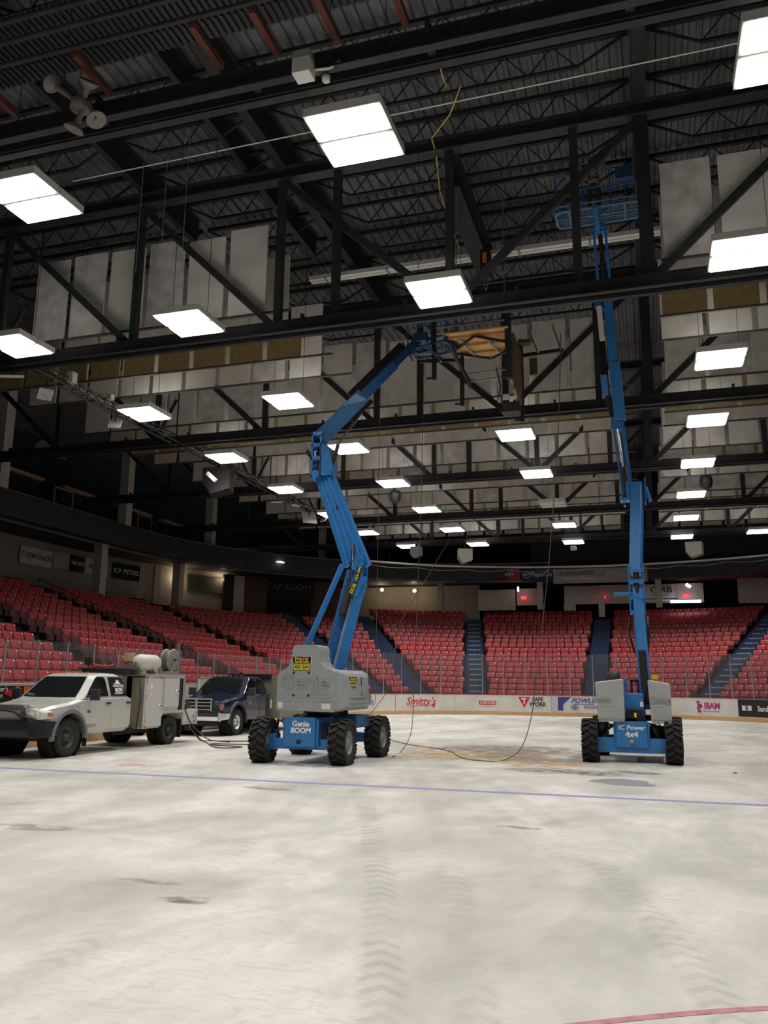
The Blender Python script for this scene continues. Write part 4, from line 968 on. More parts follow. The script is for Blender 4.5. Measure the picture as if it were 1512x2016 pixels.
def decal(par, x, y, z, w, rot=0., rz=0.):
    o = MB().box((0, 0, 0), (w, .008, w*.38)).build('hire_decal', whitet, par); o.location = (x, y, z); o.rotation_euler = (0, 0, rz)
    i = MB().box((0, -.006, 0), (w*.94, .006, w*.33)).build('decal_field', blackt, o)
    text('decal_lettering', 'River City\nAerial Lifts', w*.17, yellow, o, (0, -.013, 0), FWD, .001, .001, 1.0)
    m = MB(); m.prism([(-.02, .05), (.05, .0), (.0, -.05), (-.05, .0)], XZ, -.011, -.010); m.build('decal_mark', redm, o)
    n = MB().box((0, 0, -w*.33), (w*.80, .008, w*.24)).build('phone_plate', yellow, o); text('decal_number', '453-1544', w*.22, blackt, o, (0, -.008, -w*.33), FWD, .001, .003, .85)
    MB().box((0, .001, -w*.33), (w*.85, .006, w*.28)).build('phone_plate_edge', blackt, o)
# --- left lift
O = Vector((-7.28, 18.5, 0)); L1 = thing('boom_lift', 'blue boom lift with grey rear hood and black tyres, left of centre', 'boom lift', O)
for x, y, st in ((-.93, -1.12, .10), (.90, -1.05, .04), (.97, 1.18, 0), (-.99, 1.2, 0)): lugwheel(L1, x, y, 1, steer=st)
m = MB(); m.bx((-.36, -1.30, .36), (.36, -1.22, .98)); m.bx((-.36, -1.22, .42), (-.32, 1.25, .92)); m.bx((.32, -1.22, .42), (.36, 1.25, .92)); m.bx((-.36, -1.25, .90), (.36, 1.25, .97)); m.bx((-.32, -1.2, .38), (.32, 1.2, .6))
m.bx((-.42, -1.26, .38), (-.36, -1.0, .95)); m.bx((.36, -1.26, .38), (.42, -1.0, .95)); m.build('chassis', blue, L1, .015)
m = MB(); m.bx((-.72, -1.18, .30), (.72, -.95, .52)); m.bx((-.78, -1.2, .28), (-.62, -.9, .62)); m.bx((.60, -1.2, .28), (.76, -.9, .62)); m.build('front_axle', blue, L1, .012)
m = MB(); m.bx((-.80, 1.05, .34), (.80, 1.28, .56)); m.build('rear_axle', blue, L1, .012); m = MB(); m.lathe([(0, .98), (.52, .98), (.52, 1.10), (0, 1.10)], (.05, .1, 0), n=32); m.build('slewing_ring', black, L1)
m = MB(); m.bx((.30, -.2, .72), (.92, .75, 1.0)); m.build('side_deck', blued, L1, .04)
m = MB(); m.tube([(-.44, -1.1, .85), (-.62, -1.05, .92), (-.7, -.95, .7)], .03, 6); m.tube([(.44, -1.1, .8), (.56, -1.0, .85), (.66, -.9, .6)], .03, 6); m.rod((.50, -1.05, .45), (.50, -1.05, .80), .06, 8); m.rod((-.66, -1.05, .42), (-.66, -1.05, .70), .07, 8); m.build('steering_gear', black, L1)
tag_ = text('lettering', 'Genie', .165, whitet, L1, (.02, -1.305, .84), FWD, .002, .005, 1.0); text('lettering', 'BOOM', .15, whitet, L1, (.02, -1.305, .70), FWD, .002, .007, 1.05, .1)
MB().lathe([(0, 0), (.05, 0), (.05, .03), (0, .03)], (-.02, -1.30, .47), (0, -1, 0), 12).build('tow_eye', black, L1)
def hood(pts, y0, y1, name, mm, par, bev=.05):
    m = MB(); m.prism(pts, XZ, y0, y1); o = m.build(name, mm, par, bev, 4)
    for p in o.data.polygons: p.use_smooth = True
    o.modifiers['bevel'].harden_normals = False; return o
sil = [(-.54, 1.13), (.80, 1.10), (.80, 1.88), (.77, 1.96), (.70, 2.0), (.60, 2.02), (.52, 2.07), (.46, 2.16), (.435, 2.28), (.43, 2.42), (.41, 2.49), (.36, 2.53), (-.12, 2.53), (-.17, 2.50), (-.20, 2.43), (-.205, 2.28), (-.23, 2.16), (-.29, 2.06), (-.38, 2.0), (-.47, 1.96), (-.53, 1.89), (-.545, 1.8)]
cw = hood(sil, -1.36, -.72, 'rear_hood', greyp, L1, .045)
for p in cw.data.polygons: p.use_smooth = False
m = MB()
for z in (1.32, 1.40, 1.48): m.bx((-.50, -1.372, z), (.76, -1.355, z+.028))
m.build('hood_rib', greyp, cw, .006)
text('raised_lettering', 'Genie', .42, mat('cowl_lettering_left', (.29, .31, .32), .5), cw, (.10, -1.365, 1.72), FWD, .014, .008, 1.15)
for x, z in ((-.15, 1.93), (.20, 1.93), (-.15, 1.44), (.20, 1.44)): MB().lathe([(0, .02), (.026, .015), (.03, 0)], (x, -1.36, z), (0, -1, 0), 10).build('hood_bolt', black, cw)
decal(cw, .03, -1.368, 2.20, .46)
m = MB(); m.bx((-.5, -1.367, 1.18), (-.40, -1.36, 1.30)); m.bx((.52, -1.367, 1.16), (.72, -1.36, 1.28)); m.build('warning_sticker', whitep, cw)
# side hood
co = MB(); co.loft([[(.80, -1.30, 1.12), (.80, .55, 1.12), (.80, .55, 2.0), (.80, -1.30, 2.0)], [(.93, -1.22, 1.13), (.97, .50, 1.13), (.95, .5, 1.92), (.91, -1.2, 1.93)], [(1.0, -1.0, 1.2), (1.03, .3, 1.2), (1.0, .3, 1.84), (.98, -1.0, 1.84)]], 0, False)
c2 = co.build('side_hood', greyp, L1, .05, 4); 
m = MB()
for z in (1.30, 1.42): m.beam((1.005, -.9, z), (1.03, .2, z), .02, .05)
m.build('hood_rib', greyp, c2, .006)
decal(c2, .985, -.72, 1.78, .46, rz=PI/2-.06); MB().box((1.0, -.15, 1.75), (.01, .06, .2)).build('blue_sticker', bluet, c2); text('raised_lettering', 'Genie', .2, greyp, c2, (1.03, .05, 1.5), LEFT, .01, .004)
MB().bx((-.62, -1.0, 1.13), (-.53, .5, 1.95)).build('side_hood', greyp, L1, .04); m = MB(); m.bx((-.5, -.8, 1.12), (.8, .9, 1.25)); m.bx((-.3, -.7, 1.25), (-.2, .4, 1.95)); m.bx((.2, -.7, 1.25), (.3, .4, 1.95)); m.build('turntable_frame', blue, L1, .01)
MB().box((1.02, .42, 1.35), (.05, .1, .25)).build('latch', grey, L1)
A = lambda x, y, z: Vector((x, y, z))-O
B0, E1, T1, TIP = A(-7.2, 18.6, 1.85), A(-6.62, 19.0, 4.4), A(-7.80, 19.4, 7.45), A(-5.72, 21.1, 11.1)
m = MB(); d = Vector((.16, 0, 0))
m.beam(B0+Vector((.22, 0, -.1)), E1+Vector((.12, 0, -.15)), .13, .22); m.build('lower_boom', blue, L1, .01)
MB().beam(B0+Vector((.12, .02, -.05)), E1+Vector((.02, .02, -.2)), .05, .16).build('lower_boom_web', greyp, L1, .005)
m = MB(); m.beam(B0+Vector((-.06, 0, .2)), E1+Vector((-.20, 0, .0)), .11, .17); m.beam(B0+Vector((.05, .1, .2)), E1+Vector((-.06, .1, .05)), .09, .15); m.build('lower_boom_link', blued, L1, .008)
m = MB(); m.beam(A(-7.72, 18.4, 2.45), E1+Vector((-.42, 0, .15)), .09, .12); m.build('compression_link', blue, L1, .008)
m = MB(); m.rod(B0.lerp(E1, .50)+Vector((-.02, -.02, .2)), B0.lerp(E1, .84)+Vector((-.06, -.02, .1)), .09, 12); m.build('lift_cylinder', black, L1); m = MB(); m.rod(B0.lerp(E1, .84)+Vector((-.06, -.02, .1)), E1+Vector((-.14, -.02, .65)), .045, 12); m.build('cylinder_rod', chrome, L1)
m = MB()
for s in (-.17, .17): m.prism([(.16, .43), (.18, .1), (.16, -.38), (.05, -.66), (-.22, -.62), (-.03, -.05), (-.06, .2), (.0, .38)], lambda x, z, y: tuple(E1+Vector((x, y, z))), s-.02, s+.02)
m.rod(E1+Vector((.08, -.2, .25)), E1+Vector((.08, .2, .25)), .06, 10); m.rod(E1+Vector((-.05, -.2, .05)), E1+Vector((-.05, .2, .05)), .07, 10); m.rod(E1+Vector((.12, -.2, -.35)), E1+Vector((.12, .2, -.35)), .05, 10); elb = m.build('elbow_casting', blue, L1, .008)
o = MB().box((0, 0, 0), (.34, .006, .14)).build('elbow_decal', blackt, elb); o.location = E1+Vector((.06, -.195, -.10)); o.rotation_euler = (0, -1.25, 0); text('decal_lettering', '453-1544', .09, yellow, o, (0, -.006, 0), FWD, .001, .002)
o = MB().box((0, 0, 0), (.34, .006, .14)).build('elbow_decal', blackt, elb); o.location = E1+Vector((-.07, -.195, -.46)); o.rotation_euler = (0, -1.15, 0); text('decal_lettering', 'River City\nAerial Lifts', .06, yellow, o, (0, -.006, 0), FWD, .001, .002)
m = MB()
for dx, w_ in ((-.27, .10), (.26, .12)): m.beam(E1+Vector((dx-.02, 0, .1)), T1+Vector((dx*.66, 0, -.3)), w_, .16)
m.build('upper_riser', blue, L1, .008); m = MB()
for dx, w_ in ((-.10, .085), (.08, .10)): m.beam(E1+Vector((dx, -.02, .1)), T1+Vector((dx*.66, -.02, -.3)), w_, .14)
m.build('riser_link', blue, L1, .008)
m = MB(); m.beam(E1.lerp(T1, .52)+Vector((-.02, .0, 0)), E1.lerp(T1, .55)+Vector((-.02, .0, 0)), .10, .10); m.build('riser_clamp', black, L1)
m = MB()
hp = lambda x, z, y: tuple(T1+Vector((x, y, z)))
m.prism([(.02, -.55), (.30, -.55), (.36, -.30), (.24, .12), (.10, .30), (.02, .28)], hp, -.2, .2); m.bx(T1+Vector((-.24, -.2, -.62)), T1+Vector((-.19, .2, .62))); m.bx(T1+Vector((.0, -.2, -.62)), T1+Vector((.05, .2, .50)))
for z in (-.55, -.08, .27, .58): m.bx(T1+Vector((-.24, -.2, z-.05)), T1+Vector((.05, .2, z+.05)))
m.rod(T1+Vector((-.1, -.22, -.5)), T1+Vector((-.1, .22, -.5)), .1, 12); m.build('boom_head', blue, L1, .01)
m = MB(); m.rod(T1+Vector((-.1, 0, -.5)), T1+Vector((-.1, 0, .5)), .05, 8); m.rod(T1+Vector((-.03, -.1, -.45)), T1+Vector((-.12, -.1, .1)), .03, 8); m.build('hose_bundle', black, L1)
b0 = T1+Vector((-.12, 0, .45)); bm = b0.lerp(TIP, .42); dd = (TIP-b0).normalized(); up = Vector((0, 0, 1)); nn = (up-dd*up.dot(dd)).normalized()
m = MB(); m.beam(b0, bm, .34, .42); m.build('main_boom', blue, L1, .02); m = MB(); m.beam(bm-dd*.05, b0.lerp(TIP, .74), .26, .30); m.build('main_boom_section', blued, L1, .01)
m = MB(); m.beam(b0.lerp(TIP, .74), TIP, .2, .22); m.build('fly_section', mat('dark_blue_sheet', (.015, .07, .17), .5), L1, .01)
m = MB(); m.beam(b0.lerp(TIP, .38)+nn*.22, b0.lerp(TIP, .88)+nn*.20, .26, .24); m.beam(b0.lerp(TIP, .25)-nn*.24, b0.lerp(TIP, .44)-nn*.26, .26, .12); m.build('cable_track', blackm, L1, .02)
m = MB(); m.rod(T1+Vector((.30, -.1, -.35)), T1+Vector((.46, -.1, .25)), .05, 10); m.build('luffing_cylinder', black, L1); m = MB(); m.rod(T1+Vector((.46, -.1, .25)), bm-nn*.25, .03, 10); m.build('cylinder_rod', chrome, L1)
m = MB(); m.beam(TIP, TIP+Vector((.25, .15, .15)), .18, .25); m.box(TIP+Vector((.1, 0, .05)), (.35, .3, .25)); m.build('platform_rotator', mat('dark_blue_sheet', (.015, .07, .17), .5), L1, .01)
basket(L1, TIP+Vector((.25, .65, -.05)), 1.3, .8, -.3, mat('dark_blue_sheet', (.015, .07, .17), .5))
# --- right lift
O2 = Vector((-.46, 21.6, 0)); L2 = thing('boom_lift', 'blue boom lift with two separate grey side hoods, boom raised high, right of centre', 'boom lift', O2)
for x, y in ((-.92, -1.05), (.90, -1.05), (-.80, 1.05), (.98, 1.05)): lugwheel(L2, x, y, 1, R_=.47, W_=.34)
m = MB(); m.bx((-.35, -1.16, .34), (.35, -1.06, .92)); m.bx((-.35, -1.1, .42), (.35, 1.2, .88)); m.bx((-.40, -1.14, .38), (-.35, -.8, .9)); m.bx((.35, -1.14, .38), (.40, -.8, .9)); m.build('chassis', blue, L2, .015)
m = MB(); m.bx((-.76, -1.12, .22), (.76, -.92, .55)); m.build('front_axle', blue, L2, .012); m = MB(); m.bx((-.7, .95, .3), (.8, 1.15, .5)); m.build('rear_axle', blued, L2, .012)
text('lettering', 'IC Power', .145, whitet, L2, (.0, -1.165, .78), FWD, .002, .004, 1.05, .1); text('lettering', '4x4', .17, whitet, L2, (.0, -1.165, .63), FWD, .002, .006, 1.1)
MB().lathe([(0, 0), (.05, 0), (.05, .03), (0, .03)], (0, -1.16, .47), (0, -1, 0), 12).build('tow_eye', grey, L2)
m = MB()
for i in range(5): m.tube([(-.38, -.6+.1*i, .8), (-.55, -.7, .86-.04*i), (-.72, -.8, .60-.02*i)], .014, 5); m.tube([(.38, -.5+.1*i, .85), (.6, -.6, .86-.05*i), (.80, -.85, .66+.02*i)], .016, 5)
m.build('hydraulic_hoses', black, L2); MB().lathe([(0, -.2), (.2, -.18), (.22, 0), (.2, .18), (0, .2)], (.58, -.55, .62), n=12).build('drive_motor', black, L2)
m = MB(); m.lathe([(0, .9), (.5, .9), (.5, 1.02), (0, 1.02)], (0, .2, 0), n=28); m.build('slewing_ring', blackm, L2)
for (x0, x1, nm, tx) in ((-.80, -.13, 'e', -.72), (.40, .92, 'Genie', .72)):
    h = MB(); y0, y1 = -1.22, 1.1
    s0 = [(x0+.02, 1.78), (x1, 1.86), (x1, .92), (x0+.08, .90)] if x0 < 0 else [(x0, 1.84), (x1-.02, 1.76), (x1-.03, .90), (x0+.05, .88)]
    h.loft([[(a*.98+(x0+x1)/2*.02, y0, b) for a, b in s0], [(a, y0+.08, b+.02*(b > 1.4)) for a, b in s0], [(a, y1, b+.02*(b > 1.4)) for a, b in s0]], 0, False)
    hh = h.build('side_hood', mat('pale_grey_cowl', (.40, .41, .40), .5, noise=.05), L2, .05, 4)
    h = MB(); h.bx((x0+.06, y0-.004, 1.25), (x1-.20, y0+.012, 1.60)); h.build('hood_recess', MATS['pale_grey_cowl'], hh, .02); h = MB(); h.bx((x0+.06, y0-.01, .96), (x1-.02, y0+.01, 1.0)); h.build('hood_rib', grey, hh)
    text('raised_lettering', 'Genie', .20 if tx > 0 else .17, mat('cowl_lettering', (.30, .31, .31), .5), hh, (tx-.06 if tx > 0 else -.64, y0-.008, 1.40), FWD, .008, .004)
m = MB(); m.bx((-.15, -.9, 1.0), (.30, -.2, 1.55)); m.bx((-.15, -.6, 1.5), (-.08, .5, 1.9)); m.bx((.26, -.6, 1.0), (.32, .6, 1.9)); m.build('turntable_frame', blue, L2, .02)
m = MB(); m.bx((.0, -.35, 1.50), (.06, -.25, 1.86)); m.bx((.16, -.35, 1.5), (.22, -.25, 1.86)); m.bx((0, -.35, 1.80), (.22, -.25, 1.86)); m.build('front_grille', black, L2); m = MB(); m.box((.08, -1.0, 1.08), (.36, .1, .2)); m.box((.22, -.92, .98), (.2, .25, .12)); m.build('lower_guard', blackm, L2)
MB().box((.10, -1.06, 1.06), (.05, .01, .1)).build('sticker', yellow, L2); MB().box((.25, -.91, 1.3), (.07, .01, .12)).build('sticker', whitet, L2)
m = MB(); m.lathe([(0, .2), (.13, .19), (.18, .08), (.19, 0)], (-.42, .2, 1.86), n=14); m.build('exhaust_cover', black, L2); MB().box((.58, .3, 1.93), (.16, .12, .1)).build('beacon', yellow, L2, .01)
def A2(x, y, z):
    f_ = 1-.045*max(0, min(1, (z-8.6)/6.)); return camp+(Vector((x, y, z))-camp)*f_-O2
q0, q1, q2 = A2(-.10, 21.0, 1.2), A2(-.20, 21.6, 3.9), A2(-.06, 22.2, 6.9)
m = MB(); m.beam(q0, q1+Vector((0, 0, .2)), .25, .26); m.build('lower_boom', blue, L2, .015); m = MB(); m.beam(q0+Vector((.0, -.14, .1)), q0.lerp(q1, .5)+Vector((0, -.14, 0)), .18, .05); m.build('boom_plate', blackm, L2)
m = MB()
for s in (-.17, .17): m.beam(q1+Vector((s, 0, -.45)), q1+Vector((s, 0, .75)), .04, .30)
for z in (-.40, -.05, .35, .62): m.box(q1+Vector((0, -.05, z)), (.36, .3, .09))
m.rod(q1+Vector((-.55, -.1, .05)), q1+Vector((-.1, -.1, .05)), .05, 8); m.build('elbow_casting', blue, L2, .01)
m = MB(); m.rod(q1+Vector((0, -.1, -.3)), q1+Vector((0, -.1, .6)), .07, 10); m.tube([q1+Vector((-.2, 0, -.5)), q1+Vector((-.24, 0, -.9)), q1+Vector((-.12, 0, -1.4))], .03, 6); m.tube([q1+Vector((.2, 0, -.5)), q1+Vector((.22, 0, -.9)), q1+Vector((.14, 0, -1.6))], .05, 6); m.build('hose_bundle', black, L2)
m = MB(); m.beam(q1+Vector((0, 0, .55)), q2, .28, .28); m.build('upper_riser', blue, L2, .015)
m = MB()
for s in (-.19, .19): m.beam(q2+Vector((s, 0, -.55)), q2+Vector((s, 0, .12)), .03, .3)
m.rod(q2+Vector((.2, 0, -.1)), q2+Vector((.3, 0, -.5)), .05, 8); m.box(q2+Vector((-.30, 0, -.42)), (.28, .35, .08)); m.box(q2+Vector((-.22, .0, -.2)), (.12, .3, .5)); m.build('riser_head', blue, L2, .01)
r0, r1, r2, r3 = A2(-.28, 22.3, 6.35), A2(-.50, 22.4, 8.6), A2(-.66, 22.5, 11.6), A2(-.72, 22.5, 14.4)
m = MB(); m.rod(r0+Vector((0, -.1, .1)), r0.lerp(r1, .45)+Vector((0, -.1, 0)), .09, 10); m.build('luffing_cylinder', black, L2); m = MB(); m.rod(r0.lerp(r1, .45)+Vector((0, -.1, 0)), r1+Vector((0, -.1, 0)), .045, 10); m.build('cylinder_rod', chrome, L2)
m = MB(); m.beam(r0+Vector((.07, .1, .3)), r1+Vector((.12, .1, .2)), .10, .28); m.beam(r0+Vector((-.12, .1, .0)), r1+Vector((-.12, .1, .2)), .06, .2); m.box(r1+Vector((0, 0, -.05)), (.32, .3, .22)); m.build('boom_foot', blue, L2, .01)
m = MB(); m.beam(r1+Vector((.09, 0, .1)), A2(-.50, 22.45, 10.4), .30, .36); m.build('main_boom', blue, L2, .02); m = MB(); m.beam(r1+Vector((-.24, 0, .85)), A2(-.78, 22.45, 10.1), .18, .26); m.build('side_tube', blue, L2, .02); m = MB(); m.beam(r1+Vector((-.1, 0, .25)), r1+Vector((-.22, 0, .9)), .16, .2); m.build('side_tube_bracket', black, L2)
m = MB(); m.beam(A2(-.51, 22.45, 10.3), A2(-.60, 22.5, 12.6), .24, .28); m.build('main_boom_section', blue, L2, .015)
m = MB(); p0 = A2(-.79, 22.4, 10.05); p1 = A2(-.84, 22.4, 11.3)
m.beam(p0, p1, .12, .1)
for i in range(14): m.box(p0.lerp(p1, i/13)+Vector((.03, -.04, 0)), (.18, .12, .05))
m.build('cable_track', blackm, L2); m = MB(); m.beam(A2(-.78, 22.3, 11.0), A2(-.83, 22.3, 12.05), .14, .1); m.build('white_cover', whitep, L2, .01); m = MB(); m.beam(A2(-.82, 22.4, 12.0), A2(-.84, 22.4, 12.25), .2, .2); m.build('track_head', blued, L2, .01)
m = MB()
for s in (-.15, .17): m.beam(A2(-.66+s, 22.5, 12.3), A2(-.74+s, 22.5, 14.5), .07, .24)
for z in (12.4, 14.4): m.box(A2(-.70, 22.5, z), (.38, .22, .1))
m.build('fly_section', blue, L2, .01); m = MB(); m.rod(A2(-.66, 22.5, 12.4), A2(-.72, 22.5, 14.3), .06, 8); m.build('hose_bundle', black, L2)
m = MB(); m.beam(A2(-.74, 22.45, 14.3), A2(-.80, 22.2, 15.0), .14, .2); m.box(A2(-.74, 22.5, 14.5), (.3, .3, .15)); m.build('jib', blue, L2, .01)
basket(L2, A2(-.77, 22.65, 15.02), 2.2, .85, 0, mat('worn_pale_blue', (.10, .22, .36), .5))
m = MB(); m.rod(A2(-1.75, 22.9, 15.1), A2(-1.82, 23.0, 16.1), .03, 6); m.rod(A2(-1.68, 22.9, 15.1), A2(-1.74, 23.0, 16.1), .03, 6); m.build('material_cradle', blued, L2); MB().rod(A2(.05, 22.8, 15.2), A2(.05, 22.8, 16.3), .03, 6).build('cradle_post', blued, L2)

# ---------------------------------------------------------------- worker in the right basket
def skinbody(name, verts, edges, radii, m, parent, root=0, sub=2):
    me = bpy.data.meshes.new(name); me.from_pydata(verts, edges, []); o = bpy.data.objects.new(name, me); COL.objects.link(o); o.parent = parent; me.materials.append(m)
    s = o.modifiers.new('skin', 'SKIN'); s.use_smooth_shade = True
    for i, r in enumerate(radii):
        v = me.skin_vertices[0].data[i]; v.radius = (r, r) if not isinstance(r, tuple) else r; v.use_root = (i == root)
    u = o.modifiers.new('sub', 'SUBSURF'); u.levels = sub; u.render_levels = sub; return o
wk = thing('person', 'worker in khaki jacket and dark trousers reaching up in the high basket', 'person', (-.81, 21.6, 14.44))
# head, hands: skin; one continuous figure below
V = [(0, 0, .92), (0, 0, 1.10), (0, .01, 1.30), (0, .0, 1.42), (0, -.01, 1.50), (0, .0, 1.60), (0, .01, 1.68),
     (.17, 0, 1.38), (.30, -.02, 1.55), (.26, -.10, 1.80), (.25, -.12, 1.88), (-.17, 0, 1.38), (-.34, -.03, 1.42), (-.38, -.14, 1.66), (-.38, -.16, 1.74),
     (.10, 0, .88), (.12, -.02, .48), (.13, .02, .08), (.13, -.12, .03), (-.10, 0, .88), (-.12, -.02, .48), (-.13, .02, .08), (-.13, -.12, .03)]
E_ = [(0, 1), (1, 2), (2, 3), (3, 4), (4, 5), (5, 6), (3, 7), (7, 8), (8, 9), (9, 10), (3, 11), (11, 12), (12, 13), (13, 14), (0, 15), (15, 16), (16, 17), (17, 18), (0, 19), (19, 20), (20, 21), (21, 22)]
Rr = [.14, .13, .15, .11, .055, .085, .075, .075, .055, .035, .03, .075, .055, .035, .03, .095, .065, .045, .04, .095, .065, .045, .04]
skinbody('body', V, E_, Rr, skin, wk)
skinbody('jacket', [(0, 0, .90), (0, 0, 1.12), (0, .01, 1.32), (0, 0, 1.42), (.18, 0, 1.39), (.31, -.02, 1.56), (.265, -.09, 1.76), (-.18, 0, 1.39), (-.35, -.03, 1.43), (-.385, -.13, 1.63)], [(0, 1), (1, 2), (2, 3), (3, 4), (4, 5), (5, 6), (3, 7), (7, 8), (8, 9)], [.155, .15, .17, .12, .095, .072, .055, .095, .072, .055], khaki, wk)
skinbody('trousers', [(0, 0, .98), (0, 0, .90), (.11, 0, .86), (.12, -.02, .48), (.13, .02, .12), (-.11, 0, .86), (-.12, -.02, .48), (-.13, .02, .12)], [(0, 1), (1, 2), (2, 3), (3, 4), (1, 5), (5, 6), (6, 7)], [.14, .14, .115, .082, .065, .115, .082, .065], mat('dark_green_trousers', (.045, .048, .035), .9), wk)
m = MB(); m.lathe([(.098, 0), (.105, .05), (.09, .11), (.05, .15), (0, .16)], (0, .01, 1.63), (0, .35, 1), 16); m.lathe([(.098, 0), (.14, -.005), (.14, .005), (.098, .015)], (0, .01, 1.64), (0, .35, 1), 16); m.build('hard_hat', mat('dark_helmet', (.06, .05, .04), .5), wk)
m = MB()
for s in (-1, 1): m.tube([(s*.10, -.15, 1.0), (s*.11, -.17, 1.25), (s*.09, -.08, 1.46), (s*.09, .1, 1.46), (s*.1, .17, 1.2)], .018, 5)
m.tube([(.155*math.cos(a*PI/6), .155*math.sin(a*PI/6), 1.02) for a in range(13)], .02, 5); m.build('harness', black, wk)
for (hx, hy, hz, s) in ((.25, -.13, 1.90, 1), (-.38, -.17, 1.76, -1)):
    vs = [(hx, hy, hz), (hx, hy-.005, hz+.07)]; es = [(0, 1)]; rs = [(.028, .016), (.036, .014)]
    for k, (fx_, ln) in enumerate(((-.027, .062), (-.009, .072), (.009, .068), (.026, .052))):
        i = len(vs); vs += [(hx+fx_, hy-.008, hz+.095), (hx+fx_*1.1, hy-.025, hz+.095+ln*.5), (hx+fx_*1.1, hy-.05, hz+.095+ln*.7)]; es += [(1, i), (i, i+1), (i+1, i+2)]; rs += [.009, .008, .007]
    i = len(vs); vs += [(hx-s*.04, hy-.012, hz+.035), (hx-s*.062, hy-.03, hz+.07)]; es += [(0, i), (i, i+1)]; rs += [.011, .009]
    skinbody('hand', vs, es, rs, skin, wk, 0, 1)
m = MB(); m.lathe([(0, -.016), (.011, -.008), (.012, .006), (0, .02)], (0, -.095, 1.60), (0, -1, .3), 8)
for s in (-1, 1): m.lathe([(0, 0), (.010, .003), (0, .008)], (s*.032, -.078, 1.628), (0, -1, .2), 8)
m.build('face', skin, wk); MB().tube([(-.025, -.088, 1.565), (0, -.094, 1.562), (.025, -.088, 1.565)], .005, 5).build('mouth', mat('lips', (.30, .12, .10), .6), wk)
m = MB()
for s in (-1, 1): m.lathe([(0, 0), (.02, .006), (.026, .0), (0, -.01)], (s*.088, .0, 1.60), (s, .2, 0), 8)
m.build('ears', skin, wk); MB().lathe([(.088, -.05), (.092, 0), (.09, .03)], (0, .022, 1.60), (0, .2, 1), 14).build('hair', mat('dark_hair', (.03, .02, .015), .8), wk)
# ---------------------------------------------------------------- trucks
def boolcut(o, cutters):
    for q in [o]+cutters:
        b = bmesh.new(); b.from_mesh(q.data); bmesh.ops.remove_doubles(b, verts=b.verts, dist=1e-5); bmesh.ops.recalc_face_normals(b, faces=b.faces); b.to_mesh(q.data); b.free()
    for c in cutters:
        md = o.modifiers.new('cut', 'BOOLEAN'); md.operation = 'DIFFERENCE'; md.object = c; md.solver = 'EXACT'
    bpy.context.view_layer.update(); dg = bpy.context.evaluated_depsgraph_get(); me = bpy.data.meshes.new_from_object(o.evaluated_get(dg))
    o.modifiers.clear(); o.data = me
    for c in cutters: bpy.data.objects.remove(c)
def tyre(par, x, y, R_, W_, side, rm, hub, dual=False):
    t = MB(); c = (x, y, R_); w = W_/2
    t.lathe([(R_*.55, -w*.8), (R_*.80, -w), (R_*.95, -w*.92), (R_, -w*.6), (R_, w*.6), (R_*.95, w*.92), (R_*.80, w), (R_*.55, w*.8)], c, (0, 1, 0), 36)
    for i in range(40): 
        a = 2*PI*i/40; t.box((x+R_*math.sin(a), y, R_+R_*math.cos(a)), (.028, W_*.86, .014), 0, Matrix.Rotation(a, 3, 'Y'))
    o = t.build('wheel', rubber, par)
    r = MB(); s = side; k = w*.8
    r.lathe([(R_*.56, s*k), (R_*.53, s*(k-.02)), (R_*.48, s*(k-.06)), (R_*.30, s*(k-(.10 if not dual else .14))), (R_*.22, s*(k-.04)), (R_*.20, s*k), (0, s*(k+.01))], c, (0, 1, 0), 28)
    r.build('rim', rm, o); h = MB()
    for i in range(8):
        a = 2*PI*i/8; h.lathe([(0, 0), (R_*.085, .002), (R_*.085, -.01)], (x+R_*.40*math.sin(a), y+s*(k-.075), R_+R_*.40*math.cos(a)), (0, s, 0), 8)
    h.build('rim_slots', blackm, o); return o
